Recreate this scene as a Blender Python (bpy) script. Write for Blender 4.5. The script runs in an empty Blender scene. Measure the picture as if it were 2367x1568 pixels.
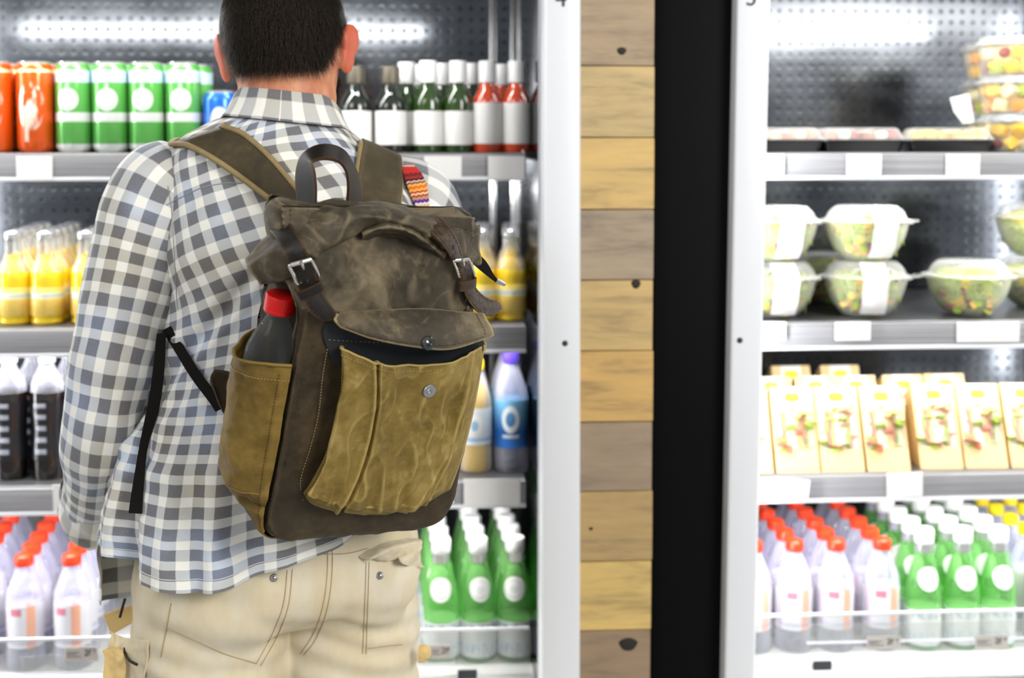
import bpy, bmesh, math, random
import numpy as np
from mathutils import Vector, Matrix, noise
from mathutils.bvhtree import BVHTree

rnd = random.Random(7)
scene = bpy.context.scene
COL = scene.collection

# ------------------------------------------------------------------ camera
W_PX, H_PX, FOC = 2367.0, 1568.0, 3000.0
YAW, PITCH = math.radians(3.5), math.radians(3.4)
CAM = np.array([0.0, 0.0, 1.5])
CX, CY = W_PX / 2, 330.0 + FOC * math.tan(PITCH)
_F0 = np.array([math.sin(YAW), math.cos(YAW), 0.0])
_R = np.array([math.cos(YAW), -math.sin(YAW), 0.0])
_Z = np.array([0.0, 0.0, 1.0])
_F = _F0 * math.cos(PITCH) - _Z * math.sin(PITCH)
_U = _F0 * math.sin(PITCH) + _Z * math.cos(PITCH)

cam_d = bpy.data.cameras.new('camera')
cam_d.sensor_width = 36.0
cam_d.sensor_fit = 'HORIZONTAL'
cam_d.lens = 36.0 * FOC / W_PX
cam_d.shift_y = -(H_PX / 2 - CY) / W_PX
cam_d.clip_start = 0.05
cam_d.dof.use_dof = True
cam_d.dof.focus_distance = 1.72
cam_d.dof.aperture_fstop = 2.6
cam = bpy.data.objects.new('camera', cam_d)
COL.objects.link(cam)
cam.location = CAM
cam.rotation_euler = (math.radians(90) - PITCH, 0, -YAW)
scene.camera = cam

# ------------------------------------------------------------------ world, ceiling light, exposure
scene.view_settings.view_transform = 'Standard'
scene.view_settings.look = 'None'
scene.view_settings.gamma = 1.0
scene.view_settings.use_curve_mapping = False
scene.view_settings.exposure = 0.45
scene.cycles.max_bounces = 10
scene.cycles.transparent_max_bounces = 24
scene.cycles.sample_clamp_indirect = 6.0
scene.cycles.caustics_reflective = False
scene.cycles.caustics_refractive = False

LED_TOP, LED_SHELF, LED_SIDE = 36.0, 48.0, 48.0      # brightness of the fridge tubes

world = bpy.data.worlds.new('shop_ambient')
scene.world = world
world.use_nodes = True
_bg = world.node_tree.nodes['Background']
_bg.inputs[0].default_value = (0.90, 0.95, 1.0, 1)
_bg.inputs[1].default_value = 0.42


def area_light(name, loc, target, size, size_y, power, color):
    d = bpy.data.lights.new(name, 'AREA')
    d.shape = 'RECTANGLE'
    d.size, d.size_y, d.energy, d.color = size, size_y, power, color
    o = bpy.data.objects.new(name, d)
    COL.objects.link(o)
    o.location = loc
    o.rotation_euler = (Vector(target) - Vector(loc)).to_track_quat('-Z', 'Y').to_euler()
    return o


area_light('shop_daylight', (2.3, -1.1, 2.7), (-0.1, 1.75, 1.15), 1.4, 1.3, 78.0, (1.0, 0.97, 0.92))
area_light('shop_ceiling_light', (-1.9, -0.5, 3.0), (-0.2, 1.8, 1.2), 1.5, 1.4, 34.0, (1.0, 0.97, 0.93))


# ------------------------------------------------------------------ projection helpers
def ray(px, py):
    return _F + _R * (px - CX) / FOC - _U * (py - CY) / FOC


def at(px, py, Y):
    d = ray(px, py)
    return CAM + d * (Y / d[1])


def xat(px, Y, py=700):
    return float(at(px, py, Y)[0])


def zat(py, Y, px=1000):
    return float(at(px, py, Y)[2])


# ------------------------------------------------------------------ object helpers
def tag(o, label=None, cat=None, group=None, kind=None):
    if label: o['label'] = label
    if cat: o['category'] = cat
    if group: o['group'] = group
    if kind: o['kind'] = kind
    return o


def empty(name, loc=(0, 0, 0), rz=0.0):
    o = bpy.data.objects.new(name, None)
    COL.objects.link(o)
    o.location = loc
    o.rotation_euler = (0, 0, rz)
    o.empty_display_size = 0.05
    return o


def mk(name, me, mat, parent=None, world=False):
    """one mesh object; world=True: vertices are in world space under a root that only has a location"""
    o = bpy.data.objects.new(name, me)
    COL.objects.link(o)
    if mat is not None:
        for m in (mat if isinstance(mat, (list, tuple)) else [mat]):
            me.materials.append(m)
    if parent is not None:
        o.parent = parent
        if world and parent.type == 'EMPTY':
            o.location = -Vector(parent.location)
    return o


def mesh(verts, faces, uvs=None, smooth=True, sharp=None, midx=None):
    me = bpy.data.meshes.new('m')
    me.from_pydata([tuple(map(float, v)) for v in verts], [], [tuple(f) for f in faces])
    if uvs is not None:
        lay = me.uv_layers.new(name='UVMap')
        idx = np.zeros(len(me.loops), dtype=np.int32)
        me.loops.foreach_get('vertex_index', idx)
        lay.data.foreach_set('uv', np.asarray(uvs, dtype=np.float32)[idx].ravel())
    if midx is not None:
        me.polygons.foreach_set('material_index', np.asarray(midx, dtype=np.int32))
    if smooth:
        me.shade_smooth()
        if sharp is not None:
            me.set_sharp_from_angle(angle=math.radians(sharp))
    me.update()
    return me


def join(*parts):
    """parts: (verts, faces) -> one (verts, faces)"""
    V, Fc = [], []
    for v, f in parts:
        k = len(V)
        V += [tuple(p) for p in v]
        Fc += [tuple(i + k for i in q) for q in f]
    return V, Fc


def box_vf(x0, x1, y0, y1, z0, z1):
    v = [(x, y, z) for z in (z0, z1) for y in (y0, y1) for x in (x0, x1)]
    f = [(0, 2, 3, 1), (4, 5, 7, 6), (0, 1, 5, 4), (2, 6, 7, 3), (0, 4, 6, 2), (1, 3, 7, 5)]
    return v, f


def bevel_box(x0, x1, y0, y1, z0, z1, b=0.003, seg=2):
    v, f = box_vf(x0, x1, y0, y1, z0, z1)
    bm = bmesh.new()
    vs = [bm.verts.new(p) for p in v]
    for q in f: bm.faces.new([vs[i] for i in q])
    bmesh.ops.bevel(bm, geom=list(bm.edges), offset=b, segments=seg, affect='EDGES', profile=0.5)
    me = bpy.data.meshes.new('m')
    bm.to_mesh(me)
    bm.free()
    me.shade_smooth()
    me.set_sharp_from_angle(angle=math.radians(40))
    return me


def lathe_vf(prof, n=28, cx=0.0, cy=0.0, squash=1.0):
    V, Fc = [], []
    m = len(prof)
    for r, z in prof:
        for k in range(n):
            a = 2 * math.pi * k / n
            V.append((cx + r * math.cos(a), cy + r * math.sin(a) * squash, z))
    for i in range(m - 1):
        for k in range(n):
            k2 = (k + 1) % n
            Fc.append((i * n + k, i * n + k2, (i + 1) * n + k2, (i + 1) * n + k))
    if prof[0][0] > 1e-6: Fc.append(tuple(reversed(range(n))))
    if prof[-1][0] > 1e-6: Fc.append(tuple(range((m - 1) * n, m * n)))
    return V, Fc


def lathe(prof, n=28, sharp=35, **kw):
    v, f = lathe_vf(prof, n, **kw)
    return mesh(v, f, sharp=sharp)


def smooth_prof(pts, n=6):
    """Catmull-Rom through a lathe profile"""
    return [tuple(p) for p in cr(np.array(pts, float), (len(pts) - 1) * n + 1)]


def cr(P, n):
    """Catmull-Rom through the points P (k,d), n samples"""
    P = np.asarray(P, float)
    k = len(P)
    if k == 1: return np.repeat(P, n, 0)
    Q = np.vstack([2 * P[0] - P[1], P, 2 * P[-1] - P[-2]])
    t = np.linspace(0, k - 1, n)
    i = np.minimum(t.astype(int), k - 2)
    u = (t - i)[:, None]
    p0, p1, p2, p3 = Q[i], Q[i + 1], Q[i + 2], Q[i + 3]
    return 0.5 * ((2 * p1) + (-p0 + p2) * u + (2 * p0 - 5 * p1 + 4 * p2 - p3) * u ** 2 + (-p0 + 3 * p1 - 3 * p2 + p3) * u ** 3)


def crc(P, n):
    """closed Catmull-Rom, n samples around"""
    P = np.asarray(P, float)
    k = len(P)
    t = np.arange(n) * k / n
    i = t.astype(int)
    u = (t - i).reshape((-1,) + (1,) * (P.ndim - 1))
    p0, p1, p2, p3 = P[(i - 1) % k], P[i % k], P[(i + 1) % k], P[(i + 2) % k]
    return 0.5 * ((2 * p1) + (-p0 + p2) * u + (2 * p0 - 5 * p1 + 4 * p2 - p3) * u ** 2 + (-p0 + 3 * p1 - 3 * p2 + p3) * u ** 3)


def dense(ctrl, nr, nc):
    """control grid (r,c,3) -> (nr,nc,3)"""
    C = np.asarray(ctrl, float)
    r, c, _ = C.shape
    A = cr(C.reshape(r, c * 3), nr).reshape(nr, c, 3)
    B = cr(A.transpose(1, 0, 2).reshape(c, nr * 3), nc).reshape(nc, nr, 3)
    return B.transpose(1, 0, 2)


def gnormals(G, closed=False):
    if closed:
        du = np.roll(G, -1, 1) - np.roll(G, 1, 1)
    else:
        du = np.gradient(G, axis=1)
    dv = np.gradient(G, axis=0)
    n = np.cross(du, dv)
    l = np.linalg.norm(n, axis=2, keepdims=True)
    return n / np.maximum(l, 1e-9)


def grid_uv(G, closed=False):
    nr, nc, _ = G.shape
    su = np.linalg.norm(np.diff(G, axis=1), axis=2).mean(0)
    sv = np.linalg.norm(np.diff(G, axis=0), axis=2).mean(1)
    u = np.concatenate([[0], np.cumsum(su)])
    v = np.concatenate([[0], np.cumsum(sv)])
    return np.stack(np.meshgrid(u, v), 2)


def fbm(p, f=1.0, o=3):
    v = Vector((p[0] * f, p[1] * f, p[2] * f))
    s, a = 0.0, 1.0
    for _ in range(o):
        s += a * noise.noise(v)
        v = v * 2.03
        a *= 0.5
    return s


def crumple(G, N, amp, f, o=3, ridge=0.0, fade=None, seed=0.0, stretch=(1, 1, 1)):
    """push a dense grid along its normals with soft folds"""
    out = G.copy()
    nr, nc, _ = G.shape
    for i in range(nr):
        for j in range(nc):
            p = G[i, j] * np.array(stretch) + seed
            d = fbm(p, f, o)
            if ridge:
                d += ridge * (0.5 - abs(noise.noise(Vector(p * f * 1.7 + 5.1))) * 2.2)
            k = amp if fade is None else amp * fade[i, j]
            out[i, j] += N[i, j] * d * k
    return out


def sheet(G, thick, uv=None, flip=False):
    """dense open grid -> closed sheet mesh with thickness on the back of the grid normal"""
    N = gnormals(G)
    if flip: N = -N
    B = G - N * thick
    nr, nc, _ = G.shape
    if uv is None: uv = grid_uv(G)
    V = np.vstack([G.reshape(-1, 3), B.reshape(-1, 3)])
    UV = np.vstack([uv.reshape(-1, 2), uv.reshape(-1, 2)])
    Fc = []
    o = nr * nc
    for i in range(nr - 1):
        for j in range(nc - 1):
            a, b, c, d = i * nc + j, i * nc + j + 1, (i + 1) * nc + j + 1, (i + 1) * nc + j
            q = (a, b, c, d) if not flip else (d, c, b, a)
            Fc.append(q)
            Fc.append(tuple(x + o for x in reversed(q)))
    rim = [j for j in range(nc)] + [i * nc + nc - 1 for i in range(1, nr)] + [(nr - 1) * nc + j for j in range(nc - 2, -1, -1)] + [i * nc for i in range(nr - 2, 0, -1)]
    for k in range(len(rim)):
        a, b = rim[k], rim[(k + 1) % len(rim)]
        Fc.append((b, a, a + o, b + o) if not flip else (a, b, b + o, a + o))
    return mesh(V, Fc, UV, sharp=60)


def tube_G(path, radii, n=14, m=None, ref=(0, 0, 1), squash=None):
    """rings along a smooth path; -> (m,n,3)"""
    P = np.asarray(path, float)
    m = m or (len(P) - 1) * 8 + 1
    D = cr(P, m)
    Rr = cr(np.asarray(radii, float)[:, None] * np.ones((1, 1)), m)[:, 0] if np.ndim(radii) else np.full(m, radii)
    T = np.gradient(D, axis=0)
    T /= np.linalg.norm(T, axis=1, keepdims=True)
    up = np.asarray(ref, float)
    out = np.zeros((m, n, 3))
    a0 = None
    for i in range(m):
        if a0 is None:
            a0 = np.cross(T[i], up)
            if np.linalg.norm(a0) < 1e-3: a0 = np.cross(T[i], (1, 0, 0.1))
        a0 = a0 - T[i] * (a0 @ T[i])
        a0 /= np.linalg.norm(a0)
        b0 = np.cross(T[i], a0)
        for k in range(n):
            t = 2 * math.pi * k / n
            out[i, k] = D[i] + a0 * Rr[i] * math.cos(t) + b0 * Rr[i] * math.sin(t) * (squash or 1.0)
    return out


def rings_vf(G, cap=True):
    m, n, _ = G.shape
    V = [tuple(p) for p in G.reshape(-1, 3)]
    Fc = []
    for i in range(m - 1):
        for k in range(n):
            k2 = (k + 1) % n
            Fc.append((i * n + k, i * n + k2, (i + 1) * n + k2, (i + 1) * n + k))
    if cap:
        Fc.append(tuple(reversed(range(n))))
        Fc.append(tuple(range((m - 1) * n, m * n)))
    return V, Fc


def tube(path, radii, n=10, m=None, **kw):
    return mesh(*rings_vf(tube_G(path, radii, n, m, **kw)), sharp=60)


def remesh(vf, voxel, smooth_it=4):
    """union of overlapping closed shapes as one continuous surface"""
    me = mesh(*vf)
    o = bpy.data.objects.new('tmp', me)
    COL.objects.link(o)
    m = o.modifiers.new('r', 'REMESH')
    m.mode, m.voxel_size, m.use_smooth_shade = 'VOXEL', voxel, True
    s = o.modifiers.new('s', 'SMOOTH')
    s.factor, s.iterations = 0.5, smooth_it
    dg = bpy.context.evaluated_depsgraph_get()
    res = bpy.data.meshes.new_from_object(o.evaluated_get(dg))
    bpy.data.objects.remove(o)
    bpy.data.meshes.remove(me)
    res.shade_smooth()
    return res


def text_mesh(body, size, extrude=0.0006, bold=False):
    c = bpy.data.curves.new('t', 'FONT')
    c.body, c.size, c.extrude = body, size, extrude
    c.align_x, c.align_y = 'CENTER', 'CENTER'
    if bold: c.offset = size * 0.015
    o = bpy.data.objects.new('tmp', c)
    COL.objects.link(o)
    dg = bpy.context.evaluated_depsgraph_get()
    me = bpy.data.meshes.new_from_object(o.evaluated_get(dg))
    bpy.data.objects.remove(o)
    bpy.data.curves.remove(c)
    # stand it up: text plane XY -> XZ, facing -Y
    for v in me.vertices: v.co = Vector((v.co.x, -v.co.z, v.co.y))
    return me


def copy_tree(o, parent=None):
    c = o.copy()
    COL.objects.link(c)
    c.parent = parent
    for ch in list(o.children):
        d = copy_tree(ch, c)
    return c


# ------------------------------------------------------------------ material helpers
class G_:
    def __init__(s, name):
        s.mat = bpy.data.materials.new(name)
        s.mat.use_nodes = True
        s.nt = s.mat.node_tree
        s.p = s.nt.nodes['Principled BSDF']
        s.out = s.nt.nodes['Material Output']

    def n(s, t, **kw):
        nd = s.nt.nodes.new(t)
        for k, v in kw.items(): setattr(nd, k, v)
        return nd

    def put(s, sock, v):
        if isinstance(v, bpy.types.NodeSocket): s.nt.links.new(v, sock)
        elif v is not None:
            if sock.type == 'RGBA' and len(v) == 3: v = (*v, 1)
            sock.default_value = v

    def math(s, op, a, b=None, c=None, clamp=False):
        nd = s.n('ShaderNodeMath', operation=op, use_clamp=clamp)
        for i, v in enumerate((a, b, c)):
            if v is not None: s.put(nd.inputs[i], v)
        return nd.outputs[0]

    def mix(s, f, a, b, bt='MIX'):
        nd = s.n('ShaderNodeMix', data_type='RGBA', blend_type=bt)
        s.put(nd.inputs[0], f)
        s.put(nd.inputs[6], a)
        s.put(nd.inputs[7], b)
        return nd.outputs[2]

    def noise(s, scale, detail=4, rough=0.5, vec=None, dist=0.0):
        nd = s.n('ShaderNodeTexNoise')
        nd.inputs['Scale'].default_value = scale
        nd.inputs['Detail'].default_value = detail
        nd.inputs['Roughness'].default_value = rough
        nd.inputs['Distortion'].default_value = dist
        if vec is not None: s.put(nd.inputs['Vector'], vec)
        return nd.outputs[0]

    def ramp(s, f, stops):
        nd = s.n('ShaderNodeValToRGB')
        e = nd.color_ramp.elements
        while len(e) < len(stops): e.new(0.5)
        for i, (p, c) in enumerate(stops):
            e[i].position = p
            e[i].color = (*c, 1) if len(c) == 3 else c
        s.put(nd.inputs[0], f)
        return nd.outputs[0]

    def coord(s, which='Object'):
        return s.n('ShaderNodeTexCoord').outputs[which]

    def sep(s, v):
        nd = s.n('ShaderNodeSeparateXYZ')
        s.put(nd.inputs[0], v)
        return nd.outputs

    def mapping(s, v, scale=(1, 1, 1), loc=(0, 0, 0), rot=(0, 0, 0)):
        nd = s.n('ShaderNodeMapping')
        s.put(nd.inputs[0], v)
        nd.inputs['Scale'].default_value = scale
        nd.inputs['Location'].default_value = loc
        nd.inputs['Rotation'].default_value = rot
        return nd.outputs[0]

    def step(s, x, lo, hi):
        nd = s.n('ShaderNodeMapRange', interpolation_type='SMOOTHSTEP')
        s.put(nd.inputs[0], x)
        nd.inputs[1].default_value, nd.inputs[2].default_value = lo, hi
        return nd.outputs[0]

    def band(s, x, lo, hi, e=0.0004):
        return s.math('MULTIPLY', s.step(x, lo - e, lo + e), s.math('SUBTRACT', 1.0, s.step(x, hi - e, hi + e)))

    def bump(s, h, strength=0.3, dist=0.001, normal=None):
        nd = s.n('ShaderNodeBump')
        nd.inputs['Strength'].default_value = strength
        nd.inputs['Distance'].default_value = dist
        s.put(nd.inputs['Height'], h)
        if normal is not None: s.put(nd.inputs['Normal'], normal)
        s.put(s.p.inputs['Normal'], nd.outputs[0])
        return nd.outputs[0]

    def set(s, **kw):
        names = dict(color='Base Color', rough='Roughness', metal='Metallic', ior='IOR', trans='Transmission Weight', coat='Coat Weight',
                     coatr='Coat Roughness', spec='Specular IOR Level', emit='Emission Color', emits='Emission Strength', alpha='Alpha',
                     sss='Subsurface Weight', sheen='Sheen Weight')
        for k, v in kw.items(): s.put(s.p.inputs[names[k]], v)
        return s


def plain(name, color, rough=0.5, **kw):
    g = G_(name)
    g.set(color=color, rough=rough, **kw)
    return g.mat


def clear(name, tint, body, fac, rough=0.08, edge=0.5):
    """thin see-through plastic or glass: lets light through with a tint, reflects at the rim"""
    g = G_(name)
    g.set(color=body, rough=rough, spec=0.6)
    tr = g.n('ShaderNodeBsdfTransparent')
    tr.inputs[0].default_value = (*tint, 1)
    lw = g.n('ShaderNodeLayerWeight')
    lw.inputs[0].default_value = 0.35
    f = g.math('MULTIPLY_ADD', lw.outputs['Facing'], edge, fac, clamp=True)
    mx = g.n('ShaderNodeMixShader')
    g.put(mx.inputs[0], f)
    g.nt.links.new(tr.outputs[0], mx.inputs[1])
    g.nt.links.new(g.p.outputs[0], mx.inputs[2])
    g.nt.links.new(mx.outputs[0], g.out.inputs[0])
    return g.mat


def glow(name, color, strength):
    g = G_(name)
    g.set(color=(0.9, 0.9, 0.9), emit=color, emits=strength, rough=0.4)
    return g.mat


def sr(r, g, b):
    """sRGB 0..255 -> linear"""
    f = lambda c: ((c / 255 + 0.055) / 1.055) ** 2.4 if c > 10.3 else c / 255 / 12.92
    return (f(r), f(g), f(b))

# ================================================================== structure
M = {}
M['post_white'] = plain('post_white', (0.80, 0.82, 0.86), 0.35)
M['black'] = plain('black_panel', (0.003, 0.003, 0.0035), 0.6, spec=0.08)
M['ink'] = plain('ink', (0.02, 0.025, 0.03), 0.5)
M['screw'] = plain('screw_dark', (0.02, 0.022, 0.022), 0.4)
M['led'] = glow('led_tube', (1.0, 0.985, 0.95), LED_TOP)
M['led_shelf'] = glow('led_shelf', (1.0, 0.985, 0.96), LED_SHELF)
M['led_side'] = glow('led_side', (0.97, 0.985, 1.0), LED_SIDE)
M['mirror'] = plain('polished_steel', (0.55, 0.56, 0.58), 0.08, metal=1.0)
M['shelf'] = plain('shelf_steel', (0.16, 0.16, 0.165), 0.35, metal=0.6)
M['paper'] = plain('tag_paper', (0.86, 0.86, 0.85), 0.6)
M['paper_grey'] = plain('tag_grey', (0.50, 0.47, 0.44), 0.6)
M['deck'] = plain('deck_white', (0.75, 0.75, 0.74), 0.3)
M['chrome'] = plain('chrome', (0.75, 0.75, 0.76), 0.15, metal=1.0)


def rail_mat():
    g = G_('price_rail')
    z = g.sep(g.coord('Object'))[2]
    ln = g.noise(900, 2, 0.5, g.mapping(g.coord('Object'), (0.004, 0.004, 1)))
    g.set(color=g.ramp(ln, [(0.3, (0.20, 0.20, 0.21)), (0.7, (0.38, 0.38, 0.40))]), rough=0.5)
    return g.mat


M['rail'] = rail_mat()


def back_mat():
    g = G_('perforated_steel')
    c = g.sep(g.coord('Object'))
    p = 0.0252
    fx = g.math('SUBTRACT', g.math('FRACT', g.math('DIVIDE', c[0], p)), 0.5)
    fz = g.math('SUBTRACT', g.math('FRACT', g.math('DIVIDE', c[2], p)), 0.5)
    d = g.math('SQRT', g.math('ADD', g.math('MULTIPLY', fx, fx), g.math('MULTIPLY', fz, fz)))
    hole = g.math('SUBTRACT', 1.0, g.step(d, 0.10, 0.18))
    dim = g.math('SUBTRACT', 1.0, g.step(d, 0.05, 0.22))
    smear = g.noise(5, 4, 0.6, g.mapping(g.coord('Object'), (1, 1, 1.6)))
    base = g.ramp(smear, [(0.3, (0.06, 0.064, 0.072)), (0.7, (0.13, 0.14, 0.155))])
    g.set(color=g.mix(hole, base, (0.006, 0.006, 0.007)), metal=g.math('MULTIPLY_ADD', hole, -0.85, 0.85), spec=0.05, rough=g.math('MULTIPLY_ADD', smear, 0.16, 0.07))
    h = g.math('MULTIPLY', dim, -1.0)
    g.bump(h, 0.14, 0.0018)
    return g.mat


M['back'] = back_mat()


def wood_mat():
    g = G_('weathered_plank')
    info = g.n('ShaderNodeObjectInfo')
    rx = g.math('MULTIPLY', info.outputs['Random'], 37.0)
    cv = g.n('ShaderNodeCombineXYZ')
    for i in range(3): g.put(cv.inputs[i], rx)
    va = g.n('ShaderNodeVectorMath', operation='ADD')
    g.put(va.inputs[0], g.coord('Object'))
    g.put(va.inputs[1], cv.outputs[0])
    v = va.outputs[0]
    n1 = g.noise(10, 5, 0.6, g.mapping(v, (0.5, 1, 2.4)), dist=0.6)
    n2 = g.noise(55, 4, 0.65, g.mapping(v, (0.22, 1, 2.2)), dist=0.4)
    n3 = g.noise(420, 2, 0.6)
    k = g.math('ADD', g.math('MULTIPLY', n1, 0.65), g.math('MULTIPLY', n2, 0.35))
    val = g.ramp(k, [(0.30, (0.42, 0.41, 0.42)), (0.48, (0.86, 0.86, 0.86)), (0.70, (1.12, 1.10, 1.02))])
    col = g.mix(1.0, info.outputs['Color'], val, 'MULTIPLY')
    col = g.mix(0.10, col, g.ramp(n3, [(0.3, (0.05, 0.04, 0.03)), (0.7, (0.9, 0.85, 0.7))]))
    g.set(color=col, rough=0.62)
    g.bump(g.math('ADD', n2, g.math('MULTIPLY', n3, 0.3)), 0.25, 0.002)
    return g.mat


M['wood'] = wood_mat()
M['knot'] = plain('wood_knot', (0.018, 0.014, 0.010), 0.7)

FACE = 2.25          # plane of the fridge fronts
BACK = 2.95          # perforated back panels


def structure(name, me, mat):
    o = mk(name, me, mat)
    o['kind'] = 'structure'
    return o


def floor_mat():
    g = G_('floor_tile')
    n1 = g.noise(3, 4, 0.6)
    g.set(color=g.ramp(n1, [(0.3, (0.26, 0.25, 0.24)), (0.7, (0.36, 0.35, 0.34))]), rough=0.35)
    return g.mat


structure('floor', mesh(*box_vf(-4, 4, -4, 3.2, -0.05, 0.0), smooth=False), floor_mat())
structure('ceiling', mesh(*box_vf(-4, 4, -4, 3.2, 3.3, 3.35), smooth=False), plain('ceiling_paint', (0.72, 0.72, 0.72), 0.8))
v_, f_ = join(box_vf(-4, 4, 3.02, 3.12, 0, 3.3), box_vf(-4, 4, FACE + 0.02, 3.02, 1.95, 3.3))
structure('wall_back', mesh(v_, f_, smooth=False), M['black'])

# ---- timber pillar between the fridges
XP0, XP1 = xat(1340, FACE - 0.02), xat(1511, FACE - 0.02)
pil = structure('wall_pillar', mesh(*box_vf(XP0 + 0.002, XP1 - 0.002, FACE + 0.006, 2.9, 0, 1.95), smooth=False), M['black'])
pil['label'] = 'timber clad pillar of short weathered planks between the two fridges'
joints = [-175, -10, 152, 318, 485, 648, 812, 977, 1137, 1300, 1460, 1622]
pal = [(148, 122, 96), (172, 148, 118), (206, 178, 122), (214, 178, 108), (166, 146, 122), (204, 172, 110),
       (212, 170, 96), (158, 136, 112), (186, 154, 98), (220, 186, 108), (150, 124, 96)]
zs_ = [zat(j, FACE - 0.02, 1425) for j in joints]
for k in range(24):
    if k < 11:
        z1, z0, c = zs_[k], zs_[k + 1], pal[k]
    else:
        z1 = z0
        z0 = z1 - 0.122
        c = pal[(k * 5) % 11]
        if z0 < 0.0: break
    dy = rnd.uniform(-0.0015, 0.0015)
    dx = rnd.uniform(-0.0012, 0.0012)
    p = mk('plank', bevel_box(XP0, XP1 + dx, FACE - 0.016 + dy, FACE + 0.004, z0 + 0.0007, z1 - 0.0007, 0.0012, 1), M['wood'], pil)
    p.color = (*[min(1, 1.08 * q) for q in sr(*c)], 1)
    kn = {1: (1437, 118, 11, 9), 5: (1470, 657, 11, 11), 10: (1452, 1490, 22, 16), 8: (1366, 1223, 5, 4)}.get(k)
    if kn:
        c3 = at(kn[0], kn[1], FACE - 0.016 + dy)
        s_ = (FACE - 0.02) / FOC
        vs, fs = lathe_vf([(0.001, 0.0012), (0.7, 0.001), (1.0, 0.0)], 16)
        vs = [(c3[0] + x * kn[2] * s_ * (1 + 0.12 * math.sin(3 * math.atan2(y, x))), c3[1] - z, c3[2] + y * kn[3] * s_) for x, y, z in vs]
        mk('knot', mesh(vs, [tuple(reversed(q)) for q in fs]), M['knot'], p)

XB1 = xat(1700, FACE)
blk = structure('wall_divider', bevel_box(XP1 + 0.004, XB1 + 0.03, FACE + 0.015, 2.9, 0, 1.95, 0.004), M['black'])
blk['label'] = 'black recessed panel between timber pillar and fridge five'

# ================================================================== fridges
SHELF_Y = 2.40
S1, S2, S3, DECK = zat(353, SHELF_Y), zat(752, SHELF_Y), zat(1110, SHELF_Y), zat(1543, SHELF_Y)


def fridge(name, label, x0, x1, shelf_x0, shelf_x1, tube_x0, tube_x1):
    r = tag(empty(name, ((x0 + x1) / 2, FACE + 0.3, 0)), label, 'fridge', 'display fridges')
    P = lambda n, me, m, par=None: mk(n, me, m, par or r, world=True)
    P('back_panel', mesh(*box_vf(x0, x1, BACK, BACK + 0.02, 0.10, 1.95), smooth=False), M['back'])
    P('side_panel', mesh(*box_vf(x0 - 0.012, x0, FACE + 0.05, BACK, 0.10, 1.95), smooth=False), M['mirror'])
    P('side_panel', mesh(*box_vf(x1, x1 + 0.012, FACE + 0.05, BACK, 0.10, 1.95), smooth=False), M['mirror'])
    P('canopy', mesh(*box_vf(x0, x1, FACE + 0.03, BACK, 1.90, 1.95), smooth=False), M['shelf'])
    P('base', bevel_box(x0, x1, FACE + 0.01, BACK, 0.0, DECK - 0.045, 0.004), M['deck'])
    P('deck', bevel_box(x0, x1, FACE + 0.06, BACK, DECK - 0.045, DECK, 0.003), M['deck'])
    for k in range(5):     # slots of the air grille along the deck front
        P('grille_slat', bevel_box(x0, x1, FACE + 0.055, FACE + 0.062, DECK - 0.040 + k * 0.008, DECK - 0.036 + k * 0.008, 0.0008, 1), M['rail'])
    z_t = zat(75, 2 * BACK - 2.32)
    P('light_tube', tube([(tube_x0, 2.32, z_t), (tube_x1, 2.32, z_t)], 0.014, 14, 2), M['led'])
    for z in (S1, S2, S3):
        sh = P('shelf', bevel_box(shelf_x0, shelf_x1, SHELF_Y + 0.002, BACK - 0.02, z - 0.018, z, 0.002, 1), M['shelf'])
        rail = P('price_rail', bevel_box(shelf_x0, shelf_x1, SHELF_Y - 0.012, SHELF_Y + 0.001, z - 0.048, z - 0.002, 0.002), M['rail'], sh)
        P('rail_lip', bevel_box(shelf_x0, shelf_x1, SHELF_Y - 0.017, SHELF_Y - 0.011, z - 0.051, z - 0.044, 0.0015), M['post_white'], sh)
        P('light_strip', bevel_box(shelf_x0 + 0.01, shelf_x1 - 0.01, SHELF_Y + 0.010, SHELF_Y + 0.026, z - 0.030, z - 0.021, 0.002, 1), M['led_shelf'], sh)
    return r


XW = 0.187      # mirror-polished right wall of fridge four
X5 = xat(1752, FACE) + 0.005
fr4 = fridge('display_fridge', 'tall open drinks fridge behind the man, white post marked 4', -1.35, XW, -1.34, 0.172, -1.10, -0.02)
fr5 = fridge('display_fridge', 'tall open food fridge with salads and sandwiches, white post marked 5', X5 - 0.02, 1.75, X5 - 0.01, 1.74, X5 + 0.02, 1.385)

# chrome shelf standards on the back corners of fridge four
for px in (1140, 1188):
    x = xat(px, BACK - 0.01)
    mk('shelf_standard', bevel_box(x - 0.007, x + 0.007, BACK - 0.016, BACK - 0.001, 0.2, 1.9, 0.002), M['chrome'], fr4, world=True)


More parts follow.
